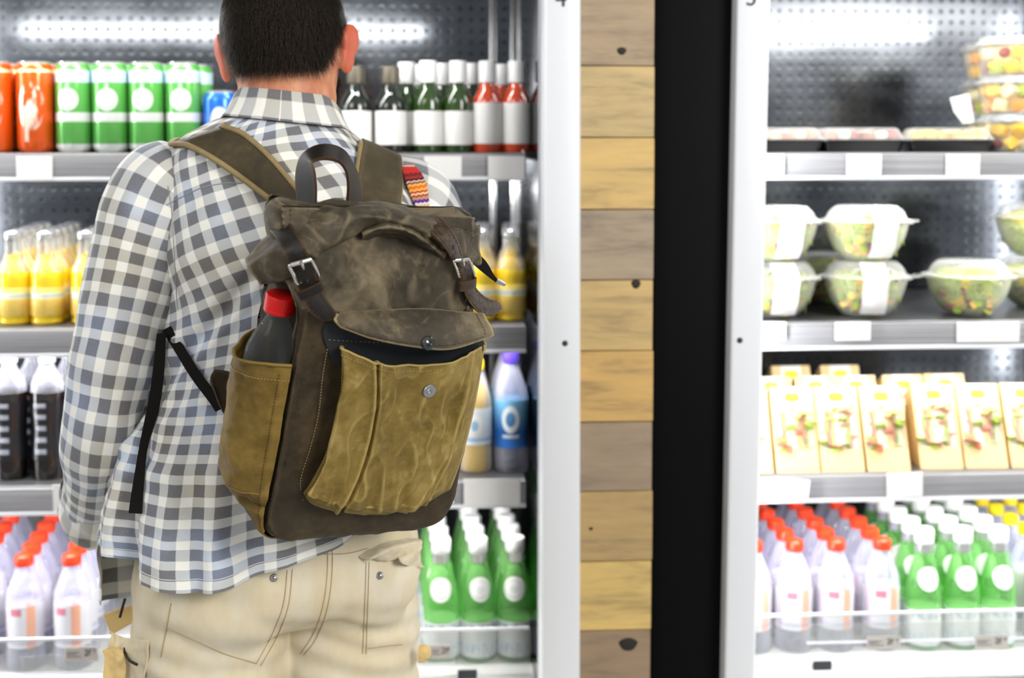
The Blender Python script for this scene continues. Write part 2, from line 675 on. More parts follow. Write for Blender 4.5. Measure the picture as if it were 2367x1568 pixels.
# white door posts: a vertical bar with a light strip behind it, a screw and the door number
def post(fr, top, bot, digit, dpx, dpy, screw, led_side):
    tl, tr = at(top[0], 0, FACE)[0], at(top[1], 0, FACE)[0]
    bl, br = at(bot[0], 1568, FACE)[0], at(bot[1], 1568, FACE)[0]
    zt_, zb_ = zat(0, FACE), zat(1568, FACE)
    lean_l, lean_r = (tl - bl) / (zt_ - zb_), (tr - br) / (zt_ - zb_)
    me = bevel_box(0, 1, FACE - 0.022, FACE + 0.05, 0.05, 1.94, 0.006, 3)
    for v in me.vertices:
        u = v.co.x
        xl = bl + lean_l * (v.co.z - zb_)
        xr = br + lean_r * (v.co.z - zb_)
        # keep the rounding of the bevelled edge at its real size
        if u < 0.5: v.co.x = xl + u
        else: v.co.x = xr - (1 - u)
    p = mk('door_post', me, M['post_white'], fr, world=True)
    tm = text_mesh(digit, 0.040)
    c3 = at(dpx, dpy, FACE - 0.0232)
    for v in tm.vertices: v.co += Vector(c3)
    mk('door_number', tm, M['ink'], p)
    s3 = at(screw[0], screw[1], FACE - 0.022)
    vs, fs = lathe_vf([(0.0052, -0.001), (0.005, 0.0012), (0.001, 0.0018)], 16)
    vs = [(s3[0] + x, s3[1] - z, s3[2] + y) for x, y, z in vs]
    mk('screw', mesh(vs, [tuple(reversed(q)) for q in fs]), M['screw'], p)
    xs = (bl + 0.012) if led_side < 0 else (br - 0.012)
    return p


post(fr4, (1256, 1340), (1250, 1338), '4', 1297, -2, (1306, 794), -1)
post(fr5, (1697, 1774), (1668, 1739), '5', 1737, -4, (1710, 787), 1)
# vertical tubes just inside the openings
mk('light_tube', tube([(-1.2, FACE + 0.075, 0.62), (-1.2, FACE + 0.075, 1.86)], 0.009, 12, 2), M['led_side'], fr4, world=True)
mk('light_tube', tube([(X5 - 0.004, FACE + 0.075, 0.62), (X5 - 0.004, FACE + 0.075, 1.86)], 0.006, 12, 2), M['led_side'], fr5, world=True)
mk('light_tube', tube([(1.62, FACE + 0.075, 0.62), (1.62, FACE + 0.075, 1.86)], 0.009, 12, 2), M['led_side'], fr5, world=True)

# ================================================================== things on the shelves
ORD = ['front', 'second', 'third', 'fourth', 'fifth', 'sixth', 'seventh']


def front_uv(g):
    """(arc position around the front of a round pack in metres-ish, height)"""
    c = g.sep(g.coord('Object'))
    ang = g.math('ARCTAN2', c[0], g.math('MULTIPLY', c[1], -1.0))
    return ang, c[2], c


def badge(g, a, z, z0, rad_a, rad_z):
    da = g.math('DIVIDE', a, rad_a)
    dz = g.math('DIVIDE', g.math('SUBTRACT', z, z0), rad_z)
    d = g.math('SQRT', g.math('ADD', g.math('MULTIPLY', da, da), g.math('MULTIPLY', dz, dz)))
    return g.math('SUBTRACT', 1.0, g.step(d, 0.92, 1.05)), d


def can_mat(name, base, kind):
    g = G_(name)
    a, z, c = front_uv(g)
    col = base
    if kind == 'green':
        col = g.mix(g.band(z, 0.130, 0.152), base, (0.62, 0.80, 0.88))
        b, d = badge(g, a, z, 0.098, 0.62, 0.021)
        col = g.mix(b, col, (0.86, 0.90, 0.86))
        ring = g.band(d, 0.62, 0.74, 0.04)
        col = g.mix(g.math('MULTIPLY', ring, 0.5), col, (0.20, 0.52, 0.22))
        col = g.mix(g.band(z, 0.057, 0.074), col, (0.88, 0.92, 0.88))
        col = g.mix(g.band(z, 0.0, 0.016), col, (0.85, 0.90, 0.86))
        st = g.math('MULTIPLY', g.band(a, -0.10, 0.10, 0.05), g.band(z, 0.076, 0.128))
        col = g.mix(g.math('MULTIPLY', st, 0.6), col, (0.75, 0.86, 0.75))
    elif kind == 'orange':
        b, d = badge(g, a, z, 0.085, 0.75, 0.045)
        w = g.noise(60, 3, 0.6, g.mapping(g.coord('Object'), (1, 1, 0.35)))
        col = g.mix(g.math('MULTIPLY', b, g.step(w, 0.42, 0.56)), base, (0.95, 0.88, 0.74))
        col = g.mix(g.band(z, 0.148, 0.153), col, (0.95, 0.72, 0.40))
        col = g.mix(g.math('MULTIPLY', g.band(a, -0.35, -0.12, 0.05), g.band(z, 0.02, 0.085)), col, (0.95, 0.85, 0.7))
    else:
        b, d = badge(g, a, z, 0.055, 0.55, 0.030)
        col = g.mix(b, base, (0.80, 0.88, 0.96))
        col = g.mix(g.band(z, 0.03, 0.037), col, (0.85, 0.9, 0.96))
    g.set(color=col, rough=0.22, metal=0.35, coat=0.4)
    return g.mat


M['can_orange'] = can_mat('can_orange', sr(232, 92, 16), 'orange')
M['can_green'] = can_mat('can_green', sr(98, 182, 86), 'green')
M['can_blue'] = can_mat('can_blue', sr(28, 104, 214), 'blue')
M['alu'] = plain('aluminium', (0.80, 0.81, 0.82), 0.22, metal=0.85)
M['cap_red'] = plain('cap_red', sr(226, 62, 26), 0.30, coat=0.3)
M['cap_white'] = plain('cap_white', (0.82, 0.83, 0.84), 0.35)
M['cap_yellow'] = plain('cap_yellow', sr(246, 214, 30), 0.35)
M['cap_violet'] = plain('cap_violet', sr(74, 52, 176), 0.35)
M['cap_black'] = plain('cap_black', (0.015, 0.014, 0.012), 0.35)
M['foil'] = plain('neck_foil', (0.10, 0.085, 0.06), 0.4, metal=0.4)
M['pet'] = clear('pet_clear', (0.90, 0.91, 0.97), (0.78, 0.79, 0.90), 0.16, 0.10, 0.75)
M['pet_body'] = clear('pet_water', (0.90, 0.91, 0.98), (0.80, 0.81, 0.95), 0.22, 0.10, 0.7)
M['glass_green'] = clear('glass_green', (0.60, 0.92, 0.52), (0.26, 0.60, 0.20), 0.30, 0.06, 0.45)
M['glass_clear'] = clear('glass_clear', (0.95, 0.95, 0.93), (0.80, 0.80, 0.78), 0.12, 0.06, 0.8)
M['wine_dark'] = plain('wine_dark', (0.008, 0.012, 0.008), 0.07, coat=0.6)
M['wine_green'] = plain('wine_green', sr(38, 64, 20), 0.07, coat=0.6)
M['wine_rose'] = plain('wine_rose', sr(206, 66, 22), 0.07, coat=0.6)
M['cola'] = plain('cola', (0.010, 0.006, 0.005), 0.08, coat=0.6)
M['label_white'] = plain('label_white', (0.84, 0.84, 0.82), 0.5)


def juice_mat():
    g = G_('juice_label')
    a, z, c = front_uv(g)
    w = g.noise(45, 3, 0.6)
    col = g.ramp(w, [(0.30, sr(255, 218, 70)), (0.52, sr(255, 226, 110)), (0.62, sr(252, 236, 170)), (0.75, sr(246, 176, 70))])
    col = g.mix(g.band(z, 0.050, 0.060), col, (0.88, 0.90, 0.80))
    col = g.mix(g.math('MULTIPLY', g.band(z, 0.052, 0.058), g.step(g.noise(300, 2, 0.5), 0.5, 0.6)), col, sr(60, 140, 60))
    col = g.mix(g.math('MULTIPLY', g.band(z, 0.020, 0.046), g.step(w, 0.55, 0.62)), col, sr(226, 110, 40))
    g.set(color=col, rough=0.3, coat=0.3)
    return g.mat


M['juice_label'] = juice_mat()
M['juice'] = plain('juice', sr(255, 216, 36), 0.12, coat=0.5)


def stripes_mat(name, kind):
    g = G_(name)
    a, z, c = front_uv(g)
    if kind == 'cola':
        f = g.math('FRACT', g.math('MULTIPLY', z, 46.0))
        k = g.math('MULTIPLY', g.band(f, 0.30, 0.72, 0.05), g.band(a, -0.55, 0.15, 0.04))
        n = g.noise(220, 2, 0.5)
        col = g.mix(g.math('MULTIPLY', k, g.step(n, 0.40, 0.56)), (0.010, 0.010, 0.014), (0.55, 0.58, 0.66))
        g.set(color=col, rough=0.25, coat=0.3)
    elif kind == 'water_red':          # sleeve of the red-capped bottles: pale with a red-orange mark
        n = g.noise(120, 2, 0.5)
        col = g.mix(g.band(a, 0.25, 0.75, 0.06), (0.80, 0.81, 0.88), sr(238, 178, 150))
        col = g.mix(g.math('MULTIPLY', g.band(z, 0.108, 0.122), g.band(a, -0.6, 0.0, 0.05)), col, sr(214, 130, 150))
        col = g.mix(g.math('MULTIPLY', g.band(z, 0.052, 0.060), g.step(n, 0.5, 0.6)), col, sr(70, 70, 170))
        col = g.mix(g.math('MULTIPLY', g.band(a, -1.3, -0.9, 0.06), 0.6), col, sr(190, 150, 180))
        g.set(color=col, rough=0.35)
    elif kind == 'green_neck':
        b, d = badge(g, a, z, 0.118, 0.95, 0.019)
        n = g.noise(500, 2, 0.5)
        ring = g.math('ADD', g.band(d, 0.62, 0.70, 0.03), g.math('MULTIPLY', g.band(d, 0.0, 0.30, 0.05), g.step(n, 0.46, 0.56)), clamp=True)
        col = g.mix(g.math('MULTIPLY', ring, 0.45), (0.84, 0.85, 0.84), (0.25, 0.40, 0.34))
        g.set(color=col, rough=0.4)
    elif kind == 'green_body':
        n = g.noise(260, 2, 0.6, g.mapping(g.coord('Object'), (1, 1, 0.25)))
        col = g.mix(g.math('MULTIPLY', g.band(z, 0.054, 0.063), g.step(n, 0.48, 0.58)), (0.80, 0.83, 0.85), (0.12, 0.30, 0.34))
        col = g.mix(g.math('MULTIPLY', g.band(z, 0.010, 0.032), g.step(n, 0.52, 0.62)), col, sr(150, 186, 220))
        g.set(color=col, rough=0.4)
    elif kind == 'water_blue':
        b, d = badge(g, a, z, 0.098, 0.55, 0.026)
        r = g.band(d, 0.52, 0.95, 0.05)
        col = g.ramp(g.math('DIVIDE', z, 0.15), [(0.30, sr(40, 116, 206)), (0.5, sr(20, 96, 176)), (0.85, sr(120, 186, 226))])
        col = g.mix(r, col, (0.84, 0.90, 0.95))
        col = g.mix(g.math('MULTIPLY', g.band(z, 0.064, 0.070), g.band(a, -0.5, 0.5, 0.05)), col, (0.8, 0.88, 0.94))
        g.set(color=col, rough=0.3)
    elif kind == 'drink_orange':
        b, d = badge(g, a, z, 0.092, 0.55, 0.024)
        r = g.band(d, 0.42, 0.95, 0.05)
        col = g.mix(r, (0.78, 0.85, 0.90), (0.90, 0.92, 0.95))
        col = g.mix(g.band(d, 0.0, 0.40, 0.04), col, sr(150, 196, 226))
        col = g.mix(g.band(z, 0.062, 0.068), col, sr(160, 200, 230))
        g.set(color=col, rough=0.3)
    return g.mat


for k_ in ('cola', 'water_red', 'green_neck', 'green_body', 'water_blue', 'drink_orange'):
    M['l_' + k_] = stripes_mat('label_' + k_, k_)

# ---- masters (built once at the origin, then copied)
masters = {}


def master(key, name, parts):
    """parts: (name, mesh, material[, parent index])"""
    r = empty(name, (0, 0, -5))
    done = []
    for p in parts:
        par = done[p[3]] if len(p) > 3 else r
        done.append(mk(p[0], p[1], p[2], par))
    masters[key] = r
    return r


used = set()


def place(key, x, y, z, label, cat, group, rz=None, scale=1.0):
    src = masters[key]
    if key in used:
        o = copy_tree(src)
    else:
        o = src
        used.add(key)
    o.location = (x, y, z)
    o.rotation_euler = (0, 0, rnd.uniform(-0.12, 0.12) if rz is None else rz)
    o.scale = scale if isinstance(scale, tuple) else (scale,) * 3
    return tag(o, label, cat, group)


def can_parts(h, r, mat):
    body = [(r * 0.80, 0.0), (r * 0.86, 0.002), (r, 0.010), (r, h - 0.018), (r * 0.97, h - 0.013), (r * 0.86, h - 0.004)]
    lid = [(r * 0.85, h - 0.006), (r * 0.875, h - 0.003), (r * 0.875, h - 0.0005), (r * 0.85, h), (r * 0.82, h - 0.003), (r * 0.80, h - 0.006), (0.001, h - 0.005)]
    tab = bevel_box(-0.008, 0.008, -0.004, 0.018, h - 0.005, h - 0.0035, 0.0006, 1)
    return [('body', lathe(body), mat), ('lid', lathe(lid), M['alu']), ('pull_tab', tab, M['alu'], 1)]


master('can_o', 'drink_can', can_parts(0.168, 0.0335, M['can_orange']))
master('can_g', 'drink_can', can_parts(0.168, 0.0328, M['can_green']))
master('can_b', 'drink_can', can_parts(0.115, 0.033, M['can_blue']))


def wine(h, r, mat, capmat, capname, cap_h, lab0, lab1, lidless=False):
    nk = r * 0.42
    prof = [(r * 0.75, 0.004), (r * 0.92, 0.0), (r, 0.006), (r, h * 0.52), (r * 0.93, h * 0.60), (r * 0.66, h * 0.69), (nk * 1.05, h * 0.78), (nk, h * 0.86), (nk, h - 0.004), (0.001, h - 0.002)]
    lab = [(r + 0.0004, lab0), (r + 0.0008, lab0 + 0.0005), (r + 0.0008, lab1 - 0.0005), (r + 0.0003, lab1)]
    ct = nk * (1.45 if cap_h > 0.015 else 1.1)
    cap = [(ct, h - cap_h), (ct, h - 0.002), (ct * 0.93, h + 0.001), (0.001, h + 0.001)]
    return [('bottle', lathe(prof, 32, sharp=25), mat), ('label', lathe(lab, 32), M['label_white']), (capname, lathe(cap, 24), capmat)]


master('wine_k', 'wine_bottle', wine(0.160, 0.0290, M['wine_dark'], M['foil'], 'neck_foil', 0.030, 0.014, 0.078))
master('wine_g', 'wine_bottle', wine(0.172, 0.0278, M['wine_green'], M['cap_white'], 'cap', 0.040, 0.014, 0.078))
master('wine_r', 'wine_bottle', wine(0.172, 0.0278, M['wine_rose'], M['cap_white'], 'cap', 0.040, 0.016, 0.094))

jp = smooth_prof([(0.026, 0.0), (0.0295, 0.004), (0.0285, 0.012), (0.0300, 0.022), (0.0300, 0.078), (0.0290, 0.094), (0.0235, 0.110), (0.0180, 0.122), (0.0158, 0.138), (0.0155, 0.160)], 4)
master('juice', 'juice_bottle', [
    ('juice', lathe([(r * 0.985, z) for r, z in jp if z < 0.132] + [(0.001, 0.132)], 28, 60), M['juice']),
    ('glass', lathe([(r, z) for r, z in jp if z >= 0.098] + [(0.0155, 0.162)], 28, 60), M['glass_clear']),
    ('label', lathe([(0.0303, 0.018), (0.0306, 0.0185), (0.0306, 0.069), (0.0303, 0.0695)], 28), M['juice_label']),
    ('cap', lathe([(0.0175, 0.160), (0.0182, 0.163), (0.0178, 0.171), (0.015, 0.174), (0.001, 0.174)], 24), M['alu'])])

cp = smooth_prof([(0.028, 0.0), (0.031, 0.005), (0.0315, 0.05), (0.029, 0.09), (0.0315, 0.13), (0.0318, 0.158), (0.028, 0.182), (0.016, 0.205), (0.0125, 0.215), (0.0125, 0.226)], 4)
master('cola', 'cola_bottle', [
    ('cola', lathe([(r * 0.985, z) for r, z in cp if z < 0.172] + [(0.001, 0.172)], 28, 60), M['cola']),
    ('bottle', lathe([(r, z) for r, z in cp if z >= 0.160] + [(0.0125, 0.227)], 28, 60), M['pet']),
    ('label', lathe([(r + 0.0006, z) for r, z in cp if 0.030 < z < 0.150], 28, 60), M['l_cola']),
    ('cap', lathe([(0.0145, 0.219), (0.0148, 0.221), (0.0148, 0.234), (0.013, 0.236), (0.001, 0.236)], 24), M['cap_white'])])

wp = smooth_prof([(0.027, 0.0), (0.031, 0.005), (0.031, 0.04), (0.0300, 0.06), (0.031, 0.08), (0.031, 0.125), (0.029, 0.145), (0.021, 0.170), (0.0150, 0.186), (0.0135, 0.196), (0.0135, 0.205)], 4)


def pet_parts(body, label, cap, l0, l1, fill=None):
    ps = [('bottle', lathe(wp, 28, 60), body),
          ('label', lathe([(r + 0.0006, z) for r, z in wp if l0 < z < l1], 28, 60), label),
          ('cap', lathe([(0.0152, 0.196), (0.0158, 0.198), (0.0162, 0.206), (0.0150, 0.214), (0.011, 0.2175), (0.001, 0.2185)], 24), cap)]
    if fill is not None:
        ps.append(('drink', lathe([(r * 0.97, z + 0.001) for r, z in wp if z < 0.165] + [(0.001, 0.166)], 28, 60), fill))
    return ps


master('water_r', 'water_bottle', pet_parts(M['pet_body'], M['l_water_red'], M['cap_red'], 0.045, 0.128))
master('water_y', 'water_bottle', pet_parts(M['pet_body'], M['label_white'], M['cap_yellow'], 0.045, 0.128))
master('water_v', 'water_bottle', pet_parts(M['pet_body'], M['l_water_blue'], M['cap_violet'], 0.045, 0.135))
master('drink_o', 'drink_bottle', pet_parts(M['pet'], M['l_drink_orange'], M['cap_yellow'], 0.055, 0.128, M['juice']))

gp = smooth_prof([(0.024, 0.0), (0.0295, 0.005), (0.0300, 0.03), (0.0302, 0.066), (0.0300, 0.085), (0.0275, 0.105), (0.0215, 0.130), (0.0155, 0.155), (0.0130, 0.172), (0.0130, 0.188)], 4)
master('green', 'mineral_water_bottle', [
    ('bottle', lathe(gp, 28, 60), M['glass_green']),
    ('label', lathe([(r + 0.0006, z) for r, z in gp if 0.008 < z < 0.068], 28, 60), M['l_green_body']),
    ('neck_foil', lathe([(0.0148, 0.156), (0.0150, 0.158), (0.0146, 0.172)], 24), M['alu']),
    ('cap', lathe([(0.0150, 0.172), (0.0156, 0.174), (0.0156, 0.192), (0.014, 0.195), (0.001, 0.195)], 24), M['cap_white'])])


def medallion():
    """round paper seal wrapped on the sloping neck of the green bottle"""
    V, Fc = [], []
    zs = [p[1] for p in gp]
    rs = [p[0] for p in gp]
    nr, na = 8, 20
    for i in range(nr + 1):
        for k in range(na):
            t = 2 * math.pi * k / na
            q = i / nr
            z = 0.118 + 0.019 * q * math.sin(t)
            r = float(np.interp(z, zs, rs)) + 0.0008
            a = 0.78 * q * math.cos(t) * 0.024 / max(r, 0.01)
            V.append((r * math.sin(a), -r * math.cos(a), z))
    for i in range(nr):
        for k in range(na):
            k2 = (k + 1) % na
            Fc.append((i * na + k, i * na + k2, (i + 1) * na + k2, (i + 1) * na + k))
    return mesh(V, Fc)


mk('neck_label', medallion(), M['l_green_neck'], masters['green'])

# ---------------------------------------------------------------- fridge four, top shelf
Yc = 2.475
for i, (px, lab) in enumerate([(-2, 'orange tall drink can cut off by the picture edge'), (92, 'orange tall drink can beside the first green can')]):
    place('can_o', xat(px, Yc), Yc, S1, lab, 'can', 'orange cans on the top shelf')
    place('can_o', xat(px, Yc) + 0.008, Yc + 0.072, S1, lab.replace('orange tall drink can', 'orange tall drink can standing behind the one', 1).replace(' cut', ', cut').replace('one beside', 'one beside'), 'can', 'orange cans on the top shelf')
gl = ['first green drink can, next to the orange cans', 'second green drink can from the orange cans', 'third green drink can from the orange cans', 'fourth green drink can, next to the short blue can']
for i, px in enumerate((180, 263.5, 347, 432)):
    place('can_g', xat(px, Yc), Yc, S1, gl[i], 'can', 'green cans on the top shelf')
    place('can_g', xat(px, Yc) + 0.010, Yc + 0.070, S1, 'green drink can standing behind the ' + ['first', 'second', 'third', 'fourth'][i] + ' green can', 'can', 'green cans on the top shelf')
place('can_b', xat(516, Yc), Yc, S1, 'short blue drink can beside the man\'s neck', 'can', 'blue cans on the top shelf')
for i, px in enumerate((826, 905)):
    place('wine_k', xat(px, Yc), Yc, S1, ['dark wine bottle beside the man\'s ear', 'dark wine bottle next to the white-capped green ones'][i], 'wine bottle', 'wine bottles on the top shelf')
for i, px in enumerate((992, 1060)):
    place('wine_g', xat(px, Yc), Yc, S1, ['green wine bottle with white cap next to the dark bottles', 'green wine bottle with white cap next to the rosé'][i], 'wine bottle', 'wine bottles on the top shelf')
for i, (px, d) in enumerate(((942, 0.05), (1022, 0.085), (1090, 0.075), (968, 0.12))):
    y = Yc + d
    place('wine_g', xat(px, y), y, S1, ['white-capped green wine bottle behind, beside the second dark bottle', 'white-capped green wine bottle behind the gap between the front two', 'white-capped green wine bottle behind, next to the first rosé', 'rearmost white-capped green wine bottle, behind the first'][i], 'wine bottle', 'wine bottles on the top shelf')
for i, px in enumerate((1127, 1194)):
    place('wine_r', xat(px, Yc), Yc, S1, ['rosé wine bottle next to the green wine bottles', 'rosé wine bottle at the mirror wall of fridge four'][i], 'wine bottle', 'wine bottles on the top shelf')
for i, (px, d) in enumerate(((1098, 0.13), (1160, 0.10))):
    y = Yc + d
    place('wine_r', xat(px, y), y, S1, ['rosé wine bottle in the back row behind the green wine', 'rosé wine bottle in the back row between the front two rosés'][i], 'wine bottle', 'wine bottles on the top shelf')

# second shelf: juice
Yj = 2.47
for li, (px, n) in enumerate(((34, 5), (109, 5), (203, 4), (1112, 4), (1181, 4))):
    where = ['nearest the picture edge', 'second from the picture edge', 'beside the man\'s sleeve', 'beside the backpack strap', 'at the mirror wall of fridge four'][li]
    for k in range(n):
        y = Yj + k * 0.068
        place('juice', xat(px, Yj) - (0.006 * k if li < 3 else -0.004 * k), y, S2, f'{ORD[k]} yellow juice bottle in the lane {where}', 'juice bottle', 'juice bottles on the second shelf')

# third shelf: cola, orange drink, blue water
for li, px in enumerate((18, 106)):
    where = ['at the picture edge', 'between picture edge and sleeve', 'hidden by the sleeve'][li]
    for k in range(2):
        y = Yj + k * 0.075
        place('cola', xat(px, Yj) + 0.02 * k, y, S3, f'{ORD[k]} dark cola bottle in the lane {where}', 'cola bottle', 'cola bottles on the third shelf')
for k in range(3):
    y = Yj + k * 0.072
    place('drink_o', xat(1099, Yj), y, S3, f'{ORD[k]} yellow drink bottle in the lane beside the backpack', 'drink bottle', 'drinks on the third shelf')
    place('water_v', xat(1182, Yj), y, S3, f'{ORD[k]} blue-labelled water bottle in the lane by the mirror wall', 'water bottle', 'blue water on the third shelf', scale=1.06)

# deck: red-capped water, green mineral water
Yd = 2.455
for li, px in enumerate((-52, 56, 166)):
    where = ['at the picture edge', 'second from the picture edge', 'nearest the trousers', 'mostly behind the shirt tail'][li]
    for k in range(6):
        y = Yd + k * 0.071
        place('water_r', xat(px, Yd, 1300) - 0.007 * k, y, DECK, f'{ORD[k]} red-capped water bottle, drinks fridge, lane {where}', 'water bottle', 'red-capped water, drinks fridge', scale=(1.12, 1.12, 0.99))
for li, px in enumerate((1020, 1105, 1190)):
    where = ['beside the trousers', 'in the middle', 'by the mirror wall'][li]
    for k in range(5):
        y = Yd - 0.01 + k * 0.073
        place('green', xat(px, Yd, 1300) - (0.004 * k), y, DECK, f'{ORD[k]} green mineral water bottle, drinks fridge, lane {where}', 'water bottle', 'green water, drinks fridge', scale=(1.17, 1.17, 1.2))

# ---------------------------------------------------------------- fridge five, deck
for li, px in enumerate((1742, 1836, 1932, 2038)):
    where = ['half behind the white post', 'next to the white post', 'in the middle', 'next to the green bottles'][li]
    for k in range(6):
        y = Yd + k * 0.071
        place('water_r', xat(px, Yd, 1300), y, DECK, f'{ORD[k]} red-capped water bottle, food fridge, lane {where}', 'water bottle', 'red-capped water, food fridge', scale=(1.12, 1.12, 0.99))
for li, px in enumerate((2133, 2222, 2304)):
    where = ['next to the red caps', 'in the middle', 'next to the yellow caps'][li]
    for k in range(5):
        y = Yd - 0.005 + k * 0.073
        place('green', xat(px, Yd, 1300), y, DECK, f'{ORD[k]} green mineral water bottle, food fridge, lane {where}', 'water bottle', 'green water, food fridge', scale=(1.17, 1.17, 1.2))
for li, px in enumerate((2408, 2480)):
    where = ['next to the green bottles', 'at the picture edge'][li]
    for k in range(5):
        y = Yd + k * 0.071
        place('water_y', xat(px, Yd, 1300), y, DECK, f'{ORD[k]} yellow-capped water bottle, food fridge, lane {where}', 'water bottle', 'yellow-capped water, food fridge')

# ---------------------------------------------------------------- packed food in fridge five
M['film'] = clear('clear_film', (0.95, 0.96, 0.95), (0.85, 0.86, 0.85), 0.07, 0.06, 0.75)
M['tray_black'] = plain('tray_black', (0.008, 0.008, 0.009), 0.25, coat=0.3)
M['kraft'] = plain('kraft_card', sr(226, 196, 142), 0.6)
M['bread'] = plain('bread', sr(238, 222, 196), 0.8)
M['ham'] = plain('ham', sr(206, 120, 92), 0.6)
M['cheese'] = plain('cheese', sr(240, 200, 110), 0.5)
M['lettuce'] = plain('lettuce', sr(150, 176, 60), 0.5)
M['yellow_print'] = plain('yellow_print', sr(232, 226, 30), 0.5)
M['fruit_y'] = plain('mango', sr(248, 200, 60), 0.35)
M['fruit_w'] = plain('melon', sr(244, 230, 180), 0.35)
M['fruit_g'] = plain('green_melon', sr(186, 200, 80), 0.35)
M['fruit_r'] = plain('grape', sr(150, 44, 40), 0.3)
M['fruit_o'] = plain('papaya', sr(244, 160, 50), 0.35)


def salad_mat(name, extra):
    g = G_(name)
    n1 = g.noise(38, 3, 0.6, dist=0.8)
    n2 = g.noise(24, 3, 0.55, g.mapping(g.coord('Object'), (1, 1, 1), (3.1, 1.7, 0.4)))
    col = g.ramp(n1, [(0.28, sr(52, 74, 22)), (0.44, sr(128, 152, 44)), (0.56, sr(196, 204, 112)), (0.70, sr(232, 228, 190))])
    col = g.mix(g.step(n2, 0.56, 0.62), col, extra)
    n3 = g.noise(30, 2, 0.5, g.mapping(g.coord('Object'), (1, 1, 1), (7.7, 4.2, 2.6)))
    col = g.mix(g.step(n3, 0.62, 0.66), col, sr(120, 40, 52))
    g.set(color=col, rough=0.45)
    return g.mat


M['salad_a'] = salad_mat('salad_orange', sr(236, 176, 90))
M['salad_b'] = salad_mat('salad_yellow', sr(240, 206, 70))


def rrect(hw, hd, r, z, n=6):
    out = []
    for cxs, cys, a0 in ((1, 1, 0), (-1, 1, 90), (-1, -1, 180), (1, -1, 270)):
        for k in range(n):
            a = math.radians(a0 + 90 * k / (n - 1))
            out.append((cxs * (hw - r) + r * math.cos(a), cys * (hd - r) + r * math.sin(a), z))
    return out


def rloft(spec, n=6, cap=(True, True), sharp=40):
    """spec: (hw, hd, r, z)"""
    G = np.array([rrect(*s, n) for s in spec])
    v, f = rings_vf(G, False)
    m, k, _ = G.shape
    if cap[0]: f.append(tuple(reversed(range(k))))
    if cap[1]: f.append(tuple(range((m - 1) * k, m * k)))
    return mesh(v, f, sharp=sharp)


def bumpy(vf, amp, f, seed):
    v, fc = vf
    c = np.mean(np.array(v), 0)
    out = []
    for p in v:
        d = np.array(p) - c
        l = np.linalg.norm(d) + 1e-6
        out.append(tuple(np.array(p) + d / l * amp * fbm(np.array(p) + seed, f, 3)))
    return mesh(out, fc)


def food_tray(kind):
    hw, hd = 0.082, 0.055
    base = rloft([(hw * 0.88, hd * 0.86, 0.010, 0.0), (hw * 0.97, hd * 0.95, 0.012, 0.020), (hw * 1.02, hd * 1.03, 0.014, 0.021), (hw * 1.02, hd * 1.03, 0.014, 0.024)])
    lid = rloft([(hw, hd, 0.012, 0.0242), (hw * 0.97, hd * 0.95, 0.012, 0.027), (hw * 0.86, hd * 0.82, 0.014, 0.044), (hw * 0.80, hd * 0.74, 0.014, 0.047)], cap=(False, True))
    knob = lathe([(0.012, 0.0), (0.013, 0.003), (0.009, 0.006), (0.001, 0.0065)], 18)
    for v in knob.vertices: v.co = Vector((v.co.x, v.co.y - hd * 0.86, v.co.z * 0.0 + 0.035 + v.co.z))
    ps = [('tray', base, M['tray_black']), ('lid', lid, M['film']), ('lid_knob', knob, M['film'], 1)]
    r = master('tray_' + kind, 'food_tray', ps)
    for k in range(6):
        x = -0.060 + 0.024 * k
        m = {'sushi': [M['ham'], M['bread'], M['fruit_r']][k % 3], 'mango': M['fruit_y'], 'choc': [M['kraft'], M['ham']][k % 2]}[kind]
        b = bevel_box(x - 0.0115, x + 0.0115, -0.042, 0.042, 0.024, 0.0405 + 0.002 * (k % 2), 0.005, 2)
        mk('portion', b, m, r)


for k_ in ('sushi', 'mango', 'choc'): food_tray(k_)
Yt = 2.50
place('tray_choc', xat(1790, Yt), Yt, S1, 'black food tray half hidden by the white post', 'food tray', 'lidded trays on the top shelf', rz=0.02)
place('tray_sushi', xat(1975, Yt), Yt, S1, 'black food tray with brown and white portions under clear lid', 'food tray', 'lidded trays on the top shelf', rz=-0.02)
place('tray_choc', xat(1880, Yt + 0.13), Yt + 0.13, S1, 'black food tray in the back row between the front two', 'food tray', 'lidded trays on the top shelf', rz=0.0)
place('tray_mango', xat(2172, Yt - 0.01), Yt - 0.02, S1, 'black food tray filled with yellow mango slices', 'food tray', 'lidded trays on the top shelf', rz=-0.14)

# fruit tubs
chunk_cube = bevel_box(-0.013, 0.013, -0.013, 0.013, -0.013, 0.013, 0.004, 2)
chunk_ball = lathe(smooth_prof([(0.001, -0.013), (0.008, -0.010), (0.0115, 0.0), (0.008, 0.010), (0.001, 0.013)], 3), 12, 80)


